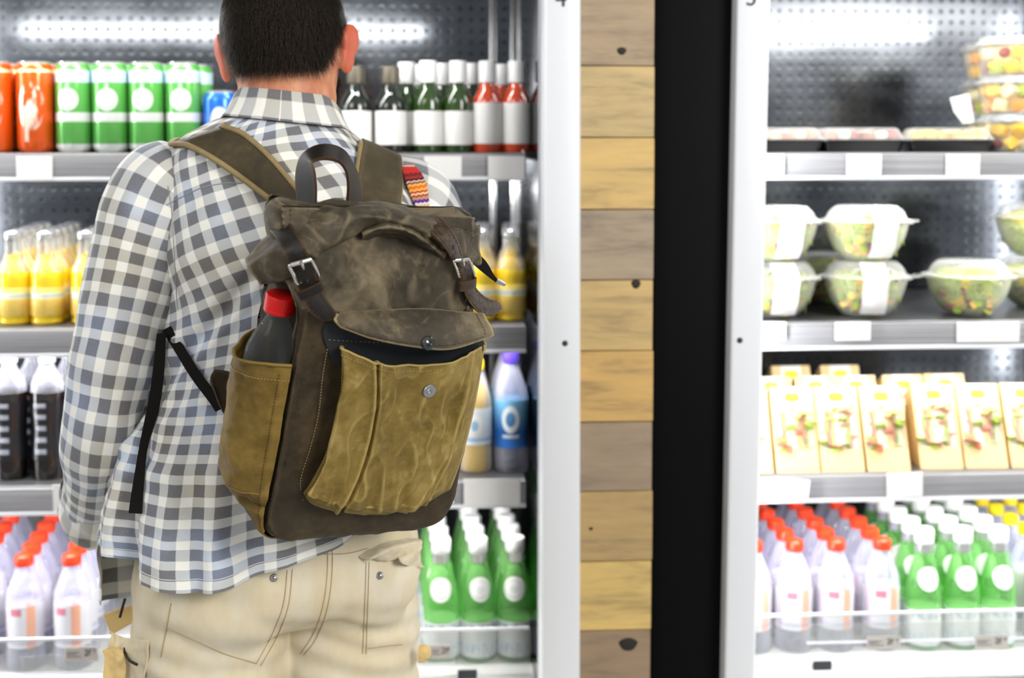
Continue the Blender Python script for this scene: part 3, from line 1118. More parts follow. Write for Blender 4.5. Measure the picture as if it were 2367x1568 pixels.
def fruit_tub(key, seed):
    rr = random.Random(seed)
    cup = lathe([(0.046, 0.0), (0.048, 0.002), (0.057, 0.056), (0.062, 0.058), (0.062, 0.061)], 30)
    lid = lathe([(0.0615, 0.0615), (0.060, 0.064), (0.054, 0.070), (0.052, 0.076), (0.001, 0.077)], 30)
    r = master(key, 'fruit_tub', [('cup', cup, M['film']), ('lid', lid, M['film'])])
    core = lathe([(0.036, 0.004), (0.040, 0.050), (0.02, 0.060), (0.001, 0.061)], 18)
    mk('fruit_salad', core, M['fruit_w'], r)
    for lay in range(2):
        for k in range(9):
            a = 2 * math.pi * (k + 0.5 * lay) / 9 + rr.uniform(-0.1, 0.1)
            R_ = 0.036 + 0.004 * lay
            t = rr.random()
            ball = t > 0.82
            m = M['fruit_r'] if ball else [M['fruit_y'], M['fruit_w'], M['fruit_g'], M['fruit_o'], M['fruit_y']][int(t * 5.9) % 5]
            me = (chunk_ball if ball else chunk_cube).copy()
            o = mk('fruit_chunk', me, m, r)
            o.location = (R_ * math.cos(a), R_ * math.sin(a), 0.017 + lay * 0.027)
            o.rotation_euler = (rr.uniform(0, 3), rr.uniform(0, 3), rr.uniform(0, 3))
            o.scale = (rr.uniform(0.8, 0.98),) * 3


fruit_tub('fruit_a', 3)
fruit_tub('fruit_b', 11)
Yf = 2.475
nm = ['bottom', 'middle', 'top']
for k in range(3):
    place('fruit_a' if k != 1 else 'fruit_b', xat(2332 - 4 * k, Yf), Yf, S1 + 0.0775 * k * 0.96, f'clear tub of cut fruit, {nm[k]} of the front stack', 'fruit tub', 'fruit tubs on the top shelf', rz=1.1 * k, scale=(1.12, 1.12, 0.96))
    place('fruit_b' if k != 1 else 'fruit_a', xat(2292 - 2 * k, Yf + 0.13) + 0.01, Yf + 0.155, S1 + 0.0775 * k * 0.96, f'clear tub of cut fruit, {nm[k]} of the stack behind', 'fruit tub', 'fruit tubs on the top shelf', rz=2.3 * k, scale=(1.12, 1.12, 0.96))
# paper leaflet leaning on the fruit tubs
lp = [at(2196, 226, 2.42), at(2240, 216, 2.42), at(2250, 262, 2.425), at(2252, 283, 2.43), at(2226, 286, 2.43), at(2205, 258, 2.425)]
vs = [tuple(p) for p in lp] + [tuple(p + np.array([0, 0.0012, 0])) for p in lp]
lf = mk('leaflet', mesh(vs, [(0, 5, 4, 3, 2, 1), (6, 7, 8, 9, 10, 11)] + [(i, (i + 1) % 6, (i + 1) % 6 + 6, i + 6) for i in range(6)], smooth=False), M['paper'])
tag(lf, 'white paper leaflet stuck out beside the stacked fruit tubs', 'paper')


# salad bowls
def salad_bowl(key, mat, seed, strap):
    bowl = lathe(smooth_prof([(0.034, 0.0), (0.040, 0.001), (0.058, 0.018), (0.072, 0.042), (0.079, 0.066), (0.080, 0.074)], 4) + [(0.090, 0.075), (0.091, 0.079)], 36, 50)
    lid = lathe([(0.0895, 0.0795), (0.084, 0.081)] + smooth_prof([(0.078, 0.083), (0.071, 0.096), (0.060, 0.106), (0.052, 0.108)], 4) + [(0.001, 0.108)], 36, 50)
    fill = smooth_prof([(0.034, 0.003), (0.055, 0.018), (0.068, 0.042), (0.075, 0.066), (0.066, 0.082), (0.035, 0.092), (0.001, 0.094)], 5)
    sal = bumpy(lathe_vf(fill, 40), 0.006, 60, seed)
    ear = bevel_box(-0.106, -0.080, -0.012, 0.012, 0.0755, 0.0785, 0.001, 1)
    ear2 = bevel_box(0.080, 0.106, -0.012, 0.012, 0.0755, 0.0785, 0.001, 1)
    hnd = tube([(0.036 * math.cos(a), -0.060 - 0.018 * math.sin(a), 0.088 + 0.015 * math.sin(a)) for a in np.linspace(0, math.pi, 7)], 0.0035, 8)
    ps = [('bowl', bowl, M['film']), ('lid', lid, M['film']), ('salad', sal, mat), ('lid_tab', ear, M['film'], 1), ('lid_tab', ear2, M['film'], 1), ('lid_handle', hnd, M['film'], 1)]
    if strap:
        pr = [(0.0, -0.052, 0.109), (0.0, -0.080, 0.092), (0.0, -0.093, 0.078), (0.0, -0.086, 0.058), (0.0, -0.078, 0.030), (0.0, -0.062, 0.010)]
        G = np.array([[(-0.024, y, z), (0.0, y - 0.002, z), (0.024, y, z)] for _, y, z in pr])
        ps.append(('label', sheet(dense(G, 24, 9), 0.0008, flip=True), M['label_white']))
    r = master(key, 'salad_bowl', ps)
    rr = random.Random(seed)
    for k in range(16):          # leaves poking up against the plastic
        a = rr.uniform(math.pi * 1.05, math.pi * 1.95)
        z = rr.uniform(0.018, 0.070)
        R_ = float(np.interp(z, [0.003, 0.018, 0.042, 0.066], [0.036, 0.053, 0.067, 0.074]))
        w, h = rr.uniform(0.006, 0.012), rr.uniform(0.010, 0.018)
        g = np.array([[((i - 1) * w * (1 - 0.5 * abs(j - 1.5) / 1.5), rr.uniform(-0.002, 0.002), (j - 1.5) * h / 1.5) for i in range(3)] for j in range(4)])
        o = mk('salad_leaf', sheet(dense(g, 7, 6), 0.0008), rr.choice([M['lettuce'], M['lettuce'], M['fruit_g'], M['fruit_r'], M['cheese']]), r)
        o.location = (R_ * math.cos(a), R_ * math.sin(a), z)
        o.rotation_euler = (rr.uniform(-0.4, 0.4), rr.uniform(-0.9, 0.9), a + math.pi / 2)


salad_bowl('bowl_a', M['salad_a'], 4, True)
salad_bowl('bowl_b', M['salad_b'], 9, False)
Yb = 2.49
B_ = [('bowl_a', 1790, 0.0, 0, 0, 'lower salad bowl of the stack cut off by the white post'),
      ('bowl_a', 1790, 0.0, 1, 0.1, 'upper salad bowl of the stack cut off by the white post'),
      ('bowl_a', 1999, 0.0, 0, -0.1, 'lower salad bowl with white paper band, middle stack'),
      ('bowl_a', 1999, 0.0, 1, 0.1, 'upper salad bowl with white paper band, middle stack'),
      ('bowl_b', 1915, 0.185, 0, 0.4, 'salad bowl in the back row between the two front stacks'),
      ('bowl_b', 2238, 0.0, 0, -0.1, 'single salad bowl without paper band standing alone in front'),
      ('bowl_b', 2398, 0.10, 0, 0.9, 'lower salad bowl of the stack at the picture edge'),
      ('bowl_b', 2392, 0.10, 1, 1.4, 'upper salad bowl of the stack at the picture edge')]
for key, px, d, lv, rz, lab in B_:
    y = Yb + d
    place(key, xat(px, y), y, S2 + 0.1083 * lv, lab, 'salad bowl', 'salad bowls on the second shelf', rz=rz)


# sandwiches in wedge cartons
def sandwich(key, seed):
    rr = random.Random(seed)
    w, h, sb, dp = 0.0415, 0.152, 0.070, 0.105

    def fp(u, t, o=0.0):      # point on the sloping front: u across, t 0..1 up, o outwards
        L = math.hypot(h, sb)
        ny, nz = -h / L, sb / L
        return (u, t * sb + ny * o, t * h + nz * o)

    win0, win1, uu = 0.26, 0.70, w - 0.004
    V = [fp(-w, 0), fp(w, 0), fp(-w, 1), fp(w, 1), (-w, dp, 0), (w, dp, 0), (-w, dp, h * 0.86), (w, dp, h * 0.86),
         fp(-uu, win0), fp(uu, win0), fp(uu, win1), fp(-uu, win1)]
    Fc = [(0, 1, 9, 8), (1, 3, 10, 9), (3, 2, 11, 10), (2, 0, 8, 11), (0, 4, 5, 1), (4, 6, 7, 5), (2, 3, 7, 6), (0, 2, 6, 4), (1, 5, 7, 3)]
    carton = mesh(V, Fc, smooth=False)
    film = mesh([fp(-uu, win0, 0.0006), fp(uu, win0, 0.0006), fp(uu, win1, 0.0006), fp(-uu, win1, 0.0006)], [(0, 1, 2, 3)], smooth=False)
    r = master(key, 'sandwich_pack', [('carton', carton, M['kraft']), ('window', film, M['film'], 0)])
    # slices of bread with fillings between them, behind the window
    x = -uu
    seq = [('bread_slice', 0.013, M['bread']), ('ham', 0.005, M['ham']), ('lettuce', 0.004, M['lettuce']), ('bread_slice', 0.013, M['bread']), ('bread_slice', 0.012, M['bread']),
           ('cheese', 0.005, M['cheese']), ('ham', 0.006, M['ham']), ('lettuce', 0.004, M['lettuce']), ('bread_slice', 0.013, M['bread'])]
    if seed % 2: seq = seq[::-1]
    for nme, t, m in seq:
        x1 = x + t
        P = [fp(x, win0 - 0.02, -0.003), fp(x1, win0 - 0.02, -0.003), fp(x1, win1 + 0.03, -0.003), fp(x, win1 + 0.03, -0.003)]
        j = 0.0 if nme == 'bread_slice' else 0.0035
        gx = 6
        Gf = np.zeros((9, 3, 3))
        for a_ in range(9):
            for b_ in range(3):
                tt = win0 - 0.02 + (win1 - win0 + 0.05) * a_ / 8
                u_ = x + (x1 - x) * b_ / 2 + (rr.uniform(-0.0022, 0.0022) if j else 0)
                Gf[a_, b_] = fp(u_, tt, -0.004 + rr.uniform(0, j))
        mk(nme, sheet(dense(Gf, 17, 5), 0.02, flip=False), m, r)
        x = x1
    lab = mesh([fp(-0.022, 0.76, 0.0007), fp(0.022, 0.76, 0.0007), fp(0.022, 0.995, 0.0007), fp(-0.022, 0.995, 0.0007)], [(0, 1, 2, 3)], smooth=False)
    lo = mk('label', lab, M['label_white'], r)
    el = [fp(0.0155 * (abs(math.cos(t)) ** 0.6) * math.copysign(1, math.cos(t)), 0.875 + 0.058 * (abs(math.sin(t)) ** 0.6) * math.copysign(1, math.sin(t)), 0.0012) for t in np.linspace(0, 2 * math.pi, 24, endpoint=False)]
    mk('printed_badge', mesh(el, [tuple(range(24))], smooth=False), M['yellow_print'], lo)
    sw = []
    for t in np.linspace(0, 1, 14):
        sw.append(fp(-0.014 + 0.028 * t, 0.868 + 0.012 * math.sin(t * 17) * (1 - 0.5 * t), 0.0016))
    mk('script_lettering', tube(sw, 0.0006, 6), M['lettuce'], lo)


sandwich('sand_a', 2)
sandwich('sand_b', 5)
Ys = 2.412
for i, (px, lab) in enumerate([(1738, 'sandwich wedge pack mostly hidden by the white post'), (1846, 'front sandwich wedge pack standing over the tilted price tag'), (1950, 'front sandwich wedge pack, second of the group of three'),
                               (2056, 'front sandwich wedge pack, third of the group of three'), (2178, 'front sandwich wedge pack, first beyond the gap'), (2282, 'front sandwich wedge pack, second beyond the gap'), (2388, 'front sandwich wedge pack at the picture edge')]):
    y = Ys + (0.0 if i < 4 else 0.012)
    place('sand_a' if i % 2 else 'sand_b', xat(px, y, 1100), y, S3, lab, 'sandwich', 'sandwich packs on the third shelf', rz=-0.03 if i < 4 else -0.05)
for i, (px, d, lab) in enumerate([(1800, 0.115, 'second-row sandwich pack nearest the white post'), (1905, 0.115, 'second-row sandwich pack behind the group of three'), (2000, 0.115, 'second-row sandwich pack behind the third of the front group'),
                                  (2112, 0.118, 'second-row sandwich pack behind the gap'), (1846, 0.24, 'rearmost sandwich pack near the white post'), (1962, 0.24, 'rearmost sandwich pack in the middle'), (2210, 0.125, 'second-row sandwich pack beyond the gap')]):
    y = Ys + d
    place('sand_b' if i % 2 else 'sand_a', xat(px, y, 1000), y, S3, lab, 'sandwich', 'sandwich packs on the third shelf', rz=0.0)


# ---------------------------------------------------------------- price tags and clear guards
def price_tag(px0, px1, py0, py1, Y, lab, mat='paper', rot=0.0, text=None, grp='price tags'):
    a, b = at(px0, py0, Y), at(px1, py1, Y)
    cx, cz, hw, hh = (a[0] + b[0]) / 2, (a[2] + b[2]) / 2, abs(b[0] - a[0]) / 2, abs(b[2] - a[2]) / 2
    o = tag(empty('price_tag', (cx, Y, cz)), lab, 'price tag', grp)
    o.rotation_euler = (0, rot, 0)
    mk('card', bevel_box(-hw, hw, -0.0006, 0.0006, -hh, hh, 0.0004, 1), M[mat], o)
    if text:
        t = mk('print', text_mesh(text[0], hh * 1.25), M['ink'], o)
        t.location = (hw * 0.38, -0.0009, hh * 0.15)
        t2 = mk('print', text_mesh(text[1], hh * 0.6), M['ink'], o)
        t2.location = (hw * 0.80, -0.0009, hh * 0.40)
        ln = mk('print', join_boxes([(-hw * 0.9, -hw * 0.1, 0.25), (-hw * 0.9, -hw * 0.3, 0.0), (-hw * 0.9, hw * 0.0, -0.35)], hh), M['ink'], o)
    return o


def join_boxes(rows, hh):
    v, f = join(*[box_vf(a, b, -0.0009, -0.0006, z * hh - 0.0006, z * hh + 0.0006) for a, b, z in rows])
    return mesh(v, f, smooth=False)


YR = SHELF_Y - 0.0185
for px0, px1, py0, py1, lab in [
    (37, 122, 361, 416, 'white price tag under the orange cans'), (980, 1067, 361, 415, 'white price tag under the green wine bottles'), (1128, 1213, 361, 415, 'white price tag under the rosé wine'),
    (122, 208, 1121, 1182, 'white price tag on the cola shelf beside the cuff'), (1072, 1203, 1108, 1167, 'wide white price tag under the yellow drink bottles'),
    (1712, 1812, 357, 404, 'white price tag on the top shelf beside white post five'), (1957, 2037, 357, 405, 'white price tag under the middle lidded tray'), (2187, 2264, 357, 407, 'white price tag under the mango tray'),
    (1712, 1816, 745, 787, 'white price tag under the salads beside white post five'), (1930, 2012, 745, 787, 'white price tag under the middle salad stack'), (2212, 2356, 745, 790, 'wide white price tag under the single salad bowl')]:
    price_tag(px0, px1, py0, py1, YR, lab)
price_tag(1790, 1870, 1108, 1152, YR - 0.006, 'white price tag hanging tilted under the sandwiches', rot=0.10)
price_tag(2050, 2132, 1094, 1148, YR, 'white price tag under the gap between the sandwiches', rot=-0.02)


def guard(lab, x0, x1, ztop, hx0, hx1, hz0, hz1, clip_px):
    Y = FACE + 0.105
    o = tag(empty('shelf_guard', ((x0 + x1) / 2, Y, DECK)), lab, 'shelf guard')
    mk('sheet', bevel_box(x0, x1, Y, Y + 0.003, DECK, ztop, 0.0008, 1), M['film'], o, world=True)
    mk('edge', bevel_box(x0, x1, Y - 0.001, Y + 0.004, ztop, ztop + 0.006, 0.001, 1), M['post_white'], o, world=True)
    h = mk('tag_holder', bevel_box(hx0, hx1, Y - 0.006, Y - 0.004, hz0, hz1, 0.0008, 1), M['film'], o, world=True)
    mk('edge', bevel_box(hx0, hx1, Y - 0.008, Y - 0.003, hz0 - 0.004, hz0, 0.001, 1), M['post_white'], h)
    x = xat(clip_px, Y, 1555)
    mk('clip', bevel_box(x - 0.018, x + 0.018, Y - 0.014, Y - 0.009, zat(1590, Y - 0.01), zat(1550, Y - 0.01), 0.002), M['ink'], o, world=True)


YG = FACE + 0.105
guard('clear plastic guard along the lowest shelf of the drinks fridge', -1.2, XW - 0.01, zat(1462, YG), xat(36, YG), xat(1050, YG), zat(1530, YG), zat(1492, YG), 1080)
guard('clear plastic guard along the lowest shelf of the food fridge', X5 + 0.01, 1.7, zat(1446, YG), xat(1874, YG), 1.4, zat(1503, YG), zat(1462, YG), 1896)
price_tag(2004, 2080, 1472, 1501, YG - 0.008, 'grey price tag below the red-capped bottles of the food fridge', 'paper_grey', text=('2f', '0'), grp='grey price tags')
price_tag(2254, 2330, 1470, 1500, YG - 0.008, 'grey price tag below the green bottles of the food fridge', 'paper_grey', text=('2f', '0'), grp='grey price tags')
price_tag(150, 226, 1497, 1528, YG - 0.008, 'grey price tag beside the cargo pocket', 'paper_grey', text=('2f', '0'), grp='grey price tags')
price_tag(996, 1042, 1492, 1522, YG - 0.008, 'small grey price tag beside the right leg', 'paper_grey', text=('2f', '0'), grp='grey price tags')

# ================================================================== the man
def plaid_mat():
    g = G_('plaid_flannel')
    uv = g.coord('UV')
    wob = g.noise(26, 2, 0.5, uv)
    c = g.sep(uv)
    P = 0.0325

    def band(x, ph):
        f = g.math('FRACT', g.math('ADD', g.math('DIVIDE', g.math('MULTIPLY_ADD', wob, 0.003, x), P), ph))
        return g.band(f, 0.03, 0.60, 0.025)
    bu, bv = band(c[0], 0.13), band(c[1], 0.37)
    both = g.math('MULTIPLY', bu, bv)
    one = g.math('SUBTRACT', g.math('ADD', bu, bv), g.math('MULTIPLY', both, 2.0))
    heath = g.noise(1500, 2, 0.7, uv)
    tone = g.noise(9, 2, 0.5, uv)
    dark = g.ramp(tone, [(0.36, sr(92, 87, 84)), (0.52, sr(92, 96, 108)), (0.66, sr(112, 124, 152))])
    mid = g.ramp(tone, [(0.36, sr(196, 192, 178)), (0.55, sr(196, 200, 204)), (0.68, sr(204, 214, 228))])
    dark = g.mix(g.math('MULTIPLY', g.step(heath, 0.42, 0.62), 0.45), dark, sr(186, 184, 180))
    col = g.mix(one, sr(242, 240, 232), mid)
    col = g.mix(both, col, dark)
    g.set(color=col, rough=0.85, sheen=0.25, spec=0.2)
    g.bump(g.math('ADD', heath, g.math('MULTIPLY', g.noise(140, 3, 0.6, uv), 1.2)), 0.35, 0.0008)
    return g.mat


M['plaid'] = plaid_mat()


def skin_mat():
    g = G_('skin')
    n = g.noise(30, 4, 0.6)
    n2 = g.noise(240, 3, 0.6)
    col = g.ramp(n, [(0.30, sr(190, 116, 80)), (0.60, sr(216, 150, 110))])
    at_ = g.n('ShaderNodeAttribute', attribute_name='flush')
    col = g.mix(at_.outputs['Fac'], col, sr(206, 92, 62))
    g.set(color=g.mix(g.math('MULTIPLY', g.step(n2, 0.5, 0.7), 0.2), col, sr(170, 96, 66)), rough=0.5, sss=0.35)
    g.p.inputs['Subsurface Radius'].default_value = (0.02, 0.006, 0.003)
    g.p.inputs['Subsurface Scale'].default_value = 0.5
    g.bump(n2, 0.15, 0.0006)
    return g.mat


M['skin'] = skin_mat()


def hair_mat():
    g = G_('dark_hair')
    g.set(color=g.ramp(g.noise(60, 2, 0.6), [(0.35, (0.008, 0.0065, 0.005)), (0.65, (0.034, 0.025, 0.016))]), rough=0.6, spec=0.15)
    return g.mat


M['hair'] = hair_mat()
M['hair_cap'] = plain('hair_cap', (0.010, 0.008, 0.006), 0.95, spec=0.05)


def khaki_mat():
    g = G_('khaki_cotton')
    n1 = g.noise(7, 4, 0.6)
    n2 = g.noise(900, 2, 0.7)
    n3 = g.noise(60, 3, 0.6)
    col = g.ramp(n1, [(0.30, sr(214, 198, 160)), (0.55, sr(224, 213, 186)), (0.72, sr(230, 222, 204))])
    g.set(color=g.mix(g.math('MULTIPLY', n2, 0.16), col, sr(160, 136, 94)), rough=0.85, sheen=0.15, spec=0.2)
    g.bump(g.math('ADD', n2, n3), 0.3, 0.0008)
    return g.mat


M['khaki'] = khaki_mat()
M['khaki_seam'] = plain('khaki_thread', sr(176, 152, 108), 0.8)
M['khaki_dark'] = plain('pocket_dark', sr(40, 32, 24), 0.8)
M['khaki_tan'] = plain('pocket_tan', sr(216, 186, 126), 0.8)
M['shoe'] = plain('shoe_brown', (0.05, 0.03, 0.018), 0.5)
M['metal_dark'] = plain('aged_metal', (0.35, 0.34, 0.32), 0.3, metal=1.0)

A_M = math.radians(26)
M0 = np.array([-0.243, 1.95])


def ml(x, y, z, a=A_M, o=None):
    o = M0 if o is None else o
    return np.array([o[0] + x * math.cos(a) - y * math.sin(a), o[1] + x * math.sin(a) + y * math.cos(a), z])


person = tag(empty('person', (M0[0], M0[1], 0)), 'man seen from behind in plaid shirt and khaki trousers wearing a backpack', 'person')
PW = lambda n, me, m, par=None: mk(n, me, m, par or person, world=True)


def twist(z): return math.radians(float(np.interp(z, [1.0, 1.40], [26, 13])))


def mt(x, y, z):
    """man's frame with the shoulders turned less than the hips"""
    k = float(np.interp(z, [1.0, 1.40], [0, 1]))
    return ml(x, y, z, twist(z), M0 + np.array([0.020, 0.0]) * k)


def sgnpow(v, e): return math.copysign(abs(v) ** e, v)


# ---- shirt torso: rings from hem to neck
NECK = at(664, 248, 1.955)
tor = [  # z, half width, half depth, centre x, centre y (man's own frame)
    (0.86, 0.250, 0.182, 0.004, -0.006), (0.94, 0.248, 0.176, 0.004, -0.004), (1.04, 0.228, 0.160, 0.006, 0.0), (1.15, 0.202, 0.148, 0.016, 0.004),
    (1.26, 0.188, 0.148, 0.027, 0.006), (1.35, 0.193, 0.144, 0.022, 0.006), (1.41, 0.190, 0.132, 0.020, 0.008), (1.450, 0.178, 0.118, 0.012, 0.010),
    (1.483, 0.158, 0.104, 0.004, 0.010), (1.506, 0.128, 0.094, 0.005, 0.008), (1.524, 0.104, 0.084, 0.006, 0.006), (1.534, 0.086, 0.076, 0.006, 0.006)]
TA = cr(np.array(tor), 190)


def hem_z(ph):
    """height of the shirt tail around the body: low behind the left hip, high under the pack, low again in front"""
    d = math.degrees(ph)
    return float(np.interp(d, [-180, -140, -108, -95, -80, -60, -42, -25, -8, 5, 25, 60, 85, 100, 140, 180],
                           [0.835, 0.815, 0.822, 0.928, 0.926, 0.902, 0.892, 0.898, 0.918, 0.945, 0.962, 0.955, 0.925, 0.880, 0.850, 0.835]))


NPH = 260


def fold_z(ph): return 1.235 + 0.17 * (ph + 0.95)


Gt = np.zeros((190, NPH, 3))
UVt = np.zeros((190, NPH + 1, 2))
sv = np.concatenate([[0], np.cumsum(np.hypot(np.diff(TA[:, 0]), np.diff(TA[:, 1]) * 0.8))])
for j in range(NPH):
    ph = -math.pi + 2 * math.pi * j / NPH
    hz = hem_z(ph)
    for i in range(190):
        z, hw, hd, cx_, cy_ = TA[i]
        q = max(0.0, 1 - (z - 0.86) / 0.30)
        z2 = z + (hz - 0.86) * q * q
        # loose cloth falls in soft flutes towards the hem
        fl = q * (0.011 * math.sin(7 * ph + 0.8) + 0.010 * math.sin(13 * ph + 2.0) + 0.005 * math.sin(21 * ph))
        k = 1 + fl / 0.2
        x = cx_ + hw * k * sgnpow(math.sin(ph), 0.86)
        y = cy_ - hd * k * sgnpow(math.cos(ph), 0.86)
        if z > 1.3: z2 -= 0.07 * x * min(1, (z - 1.3) / 0.12)
        Gt[i, j] = mt(x, y, z2)
Nt = gnormals(Gt, True)
# drape folds: the upper left back hangs over a diagonal fold that runs from the armpit to the pack
for i in range(190):
    for j in range(NPH):
        p = Gt[i, j]
        ph = -math.pi + 2 * math.pi * j / NPH
        z = TA[i, 0]
        d = 0.0040 * fbm(p, 9, 3) + 0.0055 * fbm(p * np.array([1, 1, 0.40]) + 3, 15, 2)
        if abs(ph) < 1.9:
            zl = fold_z(ph)            # fold line
            s_ = (z - zl)
            w = 1.0 if ph < -0.1 else max(0, 1 - (ph + 0.1) / 0.5)
            d += w * (0.010 / (1 + math.exp(-s_ / 0.006)) * math.exp(-max(0, s_) / 0.10) - 0.006 * math.exp(-((s_ + 0.018) / 0.016) ** 2))
            # smaller pulls radiating below the fold
            for kk, (o_, am) in enumerate(((0.055, 0.005), (0.11, 0.004), (0.20, 0.004))):
                zz = z - (zl - o_ - 0.10 * (ph + 0.95) * (kk - 0.5))
                d += w * am * math.exp(-(zz / 0.014) ** 2)
        Gt[i, j] += Nt[i, j] * d


def torso_uv(i, ph):
    """cloth above the fold is pulled askew by the raised arm"""
    u, v, z = ph * 0.190, sv[i], TA[i, 0]
    k = min(1, max(0, (z - 1.02) / 0.25))
    k = k * k * (3 - 2 * k)
    kr = 1.0 if ph < 0.2 else max(-1.0, 1 - (ph - 0.2) / 0.6)
    dv = max(0.0, z - fold_z(ph)) if ph < 0.9 else 0.0
    return u + dv * 0.30 * kr, v - 0.30 * u * k * kr


def closed_mesh(G, UV=None, period=None, **kw):
    """rings open at both ends; own uv seam column"""
    m, n, _ = G.shape
    V = np.concatenate([G, G[:, :1]], 1).reshape(-1, 3)
    if UV is not None:
        U2 = np.concatenate([UV, UV[:, :1] + np.array([period, 0])], 1).reshape(-1, 2)
    n2 = n + 1
    Fc = [(i * n2 + k, i * n2 + k + 1, (i + 1) * n2 + k + 1, (i + 1) * n2 + k) for i in range(m - 1) for k in range(n)]
    return mesh(V, Fc, U2 if UV is not None else None, **kw)


tm_ = closed_mesh(Gt)
lay_ = tm_.uv_layers.new(name='UVMap')
uvd = []
for i in range(189):
    for j in range(NPH):
        p0, p1 = -math.pi + 2 * math.pi * j / NPH, -math.pi + 2 * math.pi * (j + 1) / NPH
        for ii, pp_ in ((i, p0), (i, p1), (i + 1, p1), (i + 1, p0)): uvd += torso_uv(ii, pp_)
lay_.data.foreach_set('uv', np.array(uvd, dtype=np.float32))
shirt = PW('shirt', tm_, M['plaid'])


# ---- sleeves
def sleeve(path, radii, amp, seed, ref):
    P = [at(*p) for p in path]
    G = tube_G(P, radii, 72, 130, ref=ref)
    N = gnormals(G, True)
    c = G.mean(1, keepdims=True)
    sgn = np.sign(((G - c) * N).sum(2, keepdims=True))
    N = N * sgn
    L = np.concatenate([[0], np.cumsum(np.linalg.norm(np.diff(c[:, 0], axis=0), axis=1))])
    for i in range(G.shape[0]):
        t = L[i] / L[-1]
        for k in range(72):
            p = G[i, k]
            a = 2 * math.pi * k / 72
            d = amp * (0.0038 * fbm(p + seed, 11, 3))
            e = math.exp(-((t - 0.66) / 0.16) ** 2)
            d += amp * e * 0.0065 * math.sin(30 * t + 2.2 * math.sin(a + seed)) * (0.6 + 0.4 * math.cos(a))
            e2 = max(0, (t - 0.72) / 0.28)
            d += amp * e2 * 0.0045 * math.sin(46 * t + 1.6 * math.sin(2 * a + seed))
            G[i, k] = p + N[i, k] * d
    UV = np.zeros((130, 72, 2))
    for i in range(130):
        for k in range(72): UV[i, k] = (2 * math.pi * k / 72 * 0.064, L[i])
    return G, UV


SL = [(440, 400, 1.955), (378, 452, 1.935), (326, 590, 1.918), (284, 760, 1.893), (261, 860, 1.883), (236, 1000, 1.893), (226, 1090, 1.945), (219, 1150, 2.01), (216, 1192, 2.06)]
G_l, U_l = sleeve(SL, [0.058, 0.077, 0.073, 0.066, 0.063, 0.057, 0.051, 0.047, 0.043], 1.0, 0.0, (0, 1, 0))
sl_l = PW('sleeve', closed_mesh(G_l, U_l, 0.064 * 2 * math.pi), M['plaid'], shirt)
RS, RE, RWr = mt(0.200, 0.02, 1.392), mt(0.215, 0.135, 1.13), mt(0.06, 0.33, 1.06)
G_r, U_r = None, None


def sleeve_w(P, radii, amp, seed, ref):
    G = tube_G(P, radii, 72, 130, ref=ref)
    c = G.mean(1, keepdims=True)
    L = np.concatenate([[0], np.cumsum(np.linalg.norm(np.diff(c[:, 0], axis=0), axis=1))])
    for i in range(130):
        for k in range(72):
            p = G[i, k]
            n_ = p - c[i, 0]
            n_ = n_ / np.linalg.norm(n_)
            G[i, k] = p + n_ * amp * 0.003 * fbm(p + seed, 12, 3)
    UV = np.zeros((130, 72, 2))
    for i in range(130):
        for k in range(72): UV[i, k] = (2 * math.pi * k / 72 * 0.064, L[i])
    return G, UV


G_r, U_r = sleeve_w([mt(0.115, 0.015, 1.418), RS, (RS + RE) / 2 + np.array([0.008, 0, 0]), RE, (RE * 0.6 + RWr * 0.4), RE * 0.25 + RWr * 0.75],
                    [0.060, 0.078, 0.070, 0.060, 0.052, 0.044], 1.0, 4.0, (0, 1, 0))
PW('sleeve', closed_mesh(G_r, U_r, 0.064 * 2 * math.pi), M['plaid'], shirt)


def cuff(path, radii, seed):
    G = tube_G(path, radii, 64, 40, ref=(0, 1, 0))
    c = G.mean(1, keepdims=True)
    for i in range(40):
        for k in range(64):
            n_ = G[i, k] - c[i, 0]
            n_ = n_ / np.linalg.norm(n_)
            G[i, k] += n_ * (0.0035 * fbm(G[i, k] + seed, 26, 2) + 0.003 * math.sin(5 * 2 * math.pi * k / 64 + i * 0.25))
    UV = np.stack(np.meshgrid(np.arange(64) * 2 * math.pi / 64 * 0.05, np.arange(40) / 40 * 0.05), 2)
    return closed_mesh(G, UV, 2 * math.pi * 0.05)


# rolled cuff: a turned-back doughnut of cloth at the end of the left sleeve
cw = [at(222, 1128, 1.985), at(219, 1150, 2.01), at(216, 1176, 2.045), at(215, 1196, 2.068), at(215, 1202, 2.075), at(216, 1196, 2.066)]
PW('cuff', cuff(cw, [0.0475, 0.051, 0.052, 0.049, 0.043, 0.038], 1.0), M['plaid'], shirt)
cr_ = [RE * 0.32 + RWr * 0.68, RE * 0.25 + RWr * 0.75, RE * 0.15 + RWr * 0.85, RE * 0.12 + RWr * 0.88, RE * 0.13 + RWr * 0.87]
PW('cuff', cuff(cr_, [0.045, 0.049, 0.049, 0.042, 0.036], 2.0), M['plaid'], shirt)

# ---- collar: stand with a folded leaf, low in front
def collar_ring(r, dz, flare):
    out = []
    for j in range(96):
        a = 2 * math.pi * j / 96
        hw, hd = 0.0785 + flare, 0.072 + flare
        x, y = hw * math.sin(a), -hd * math.cos(a)
        z = dz - 0.055 * max(0.0, (y + 0.05)) / 0.12 - 0.10 * x
        out.append(NECK + np.array([x, y + 0.006, z]))
    return out


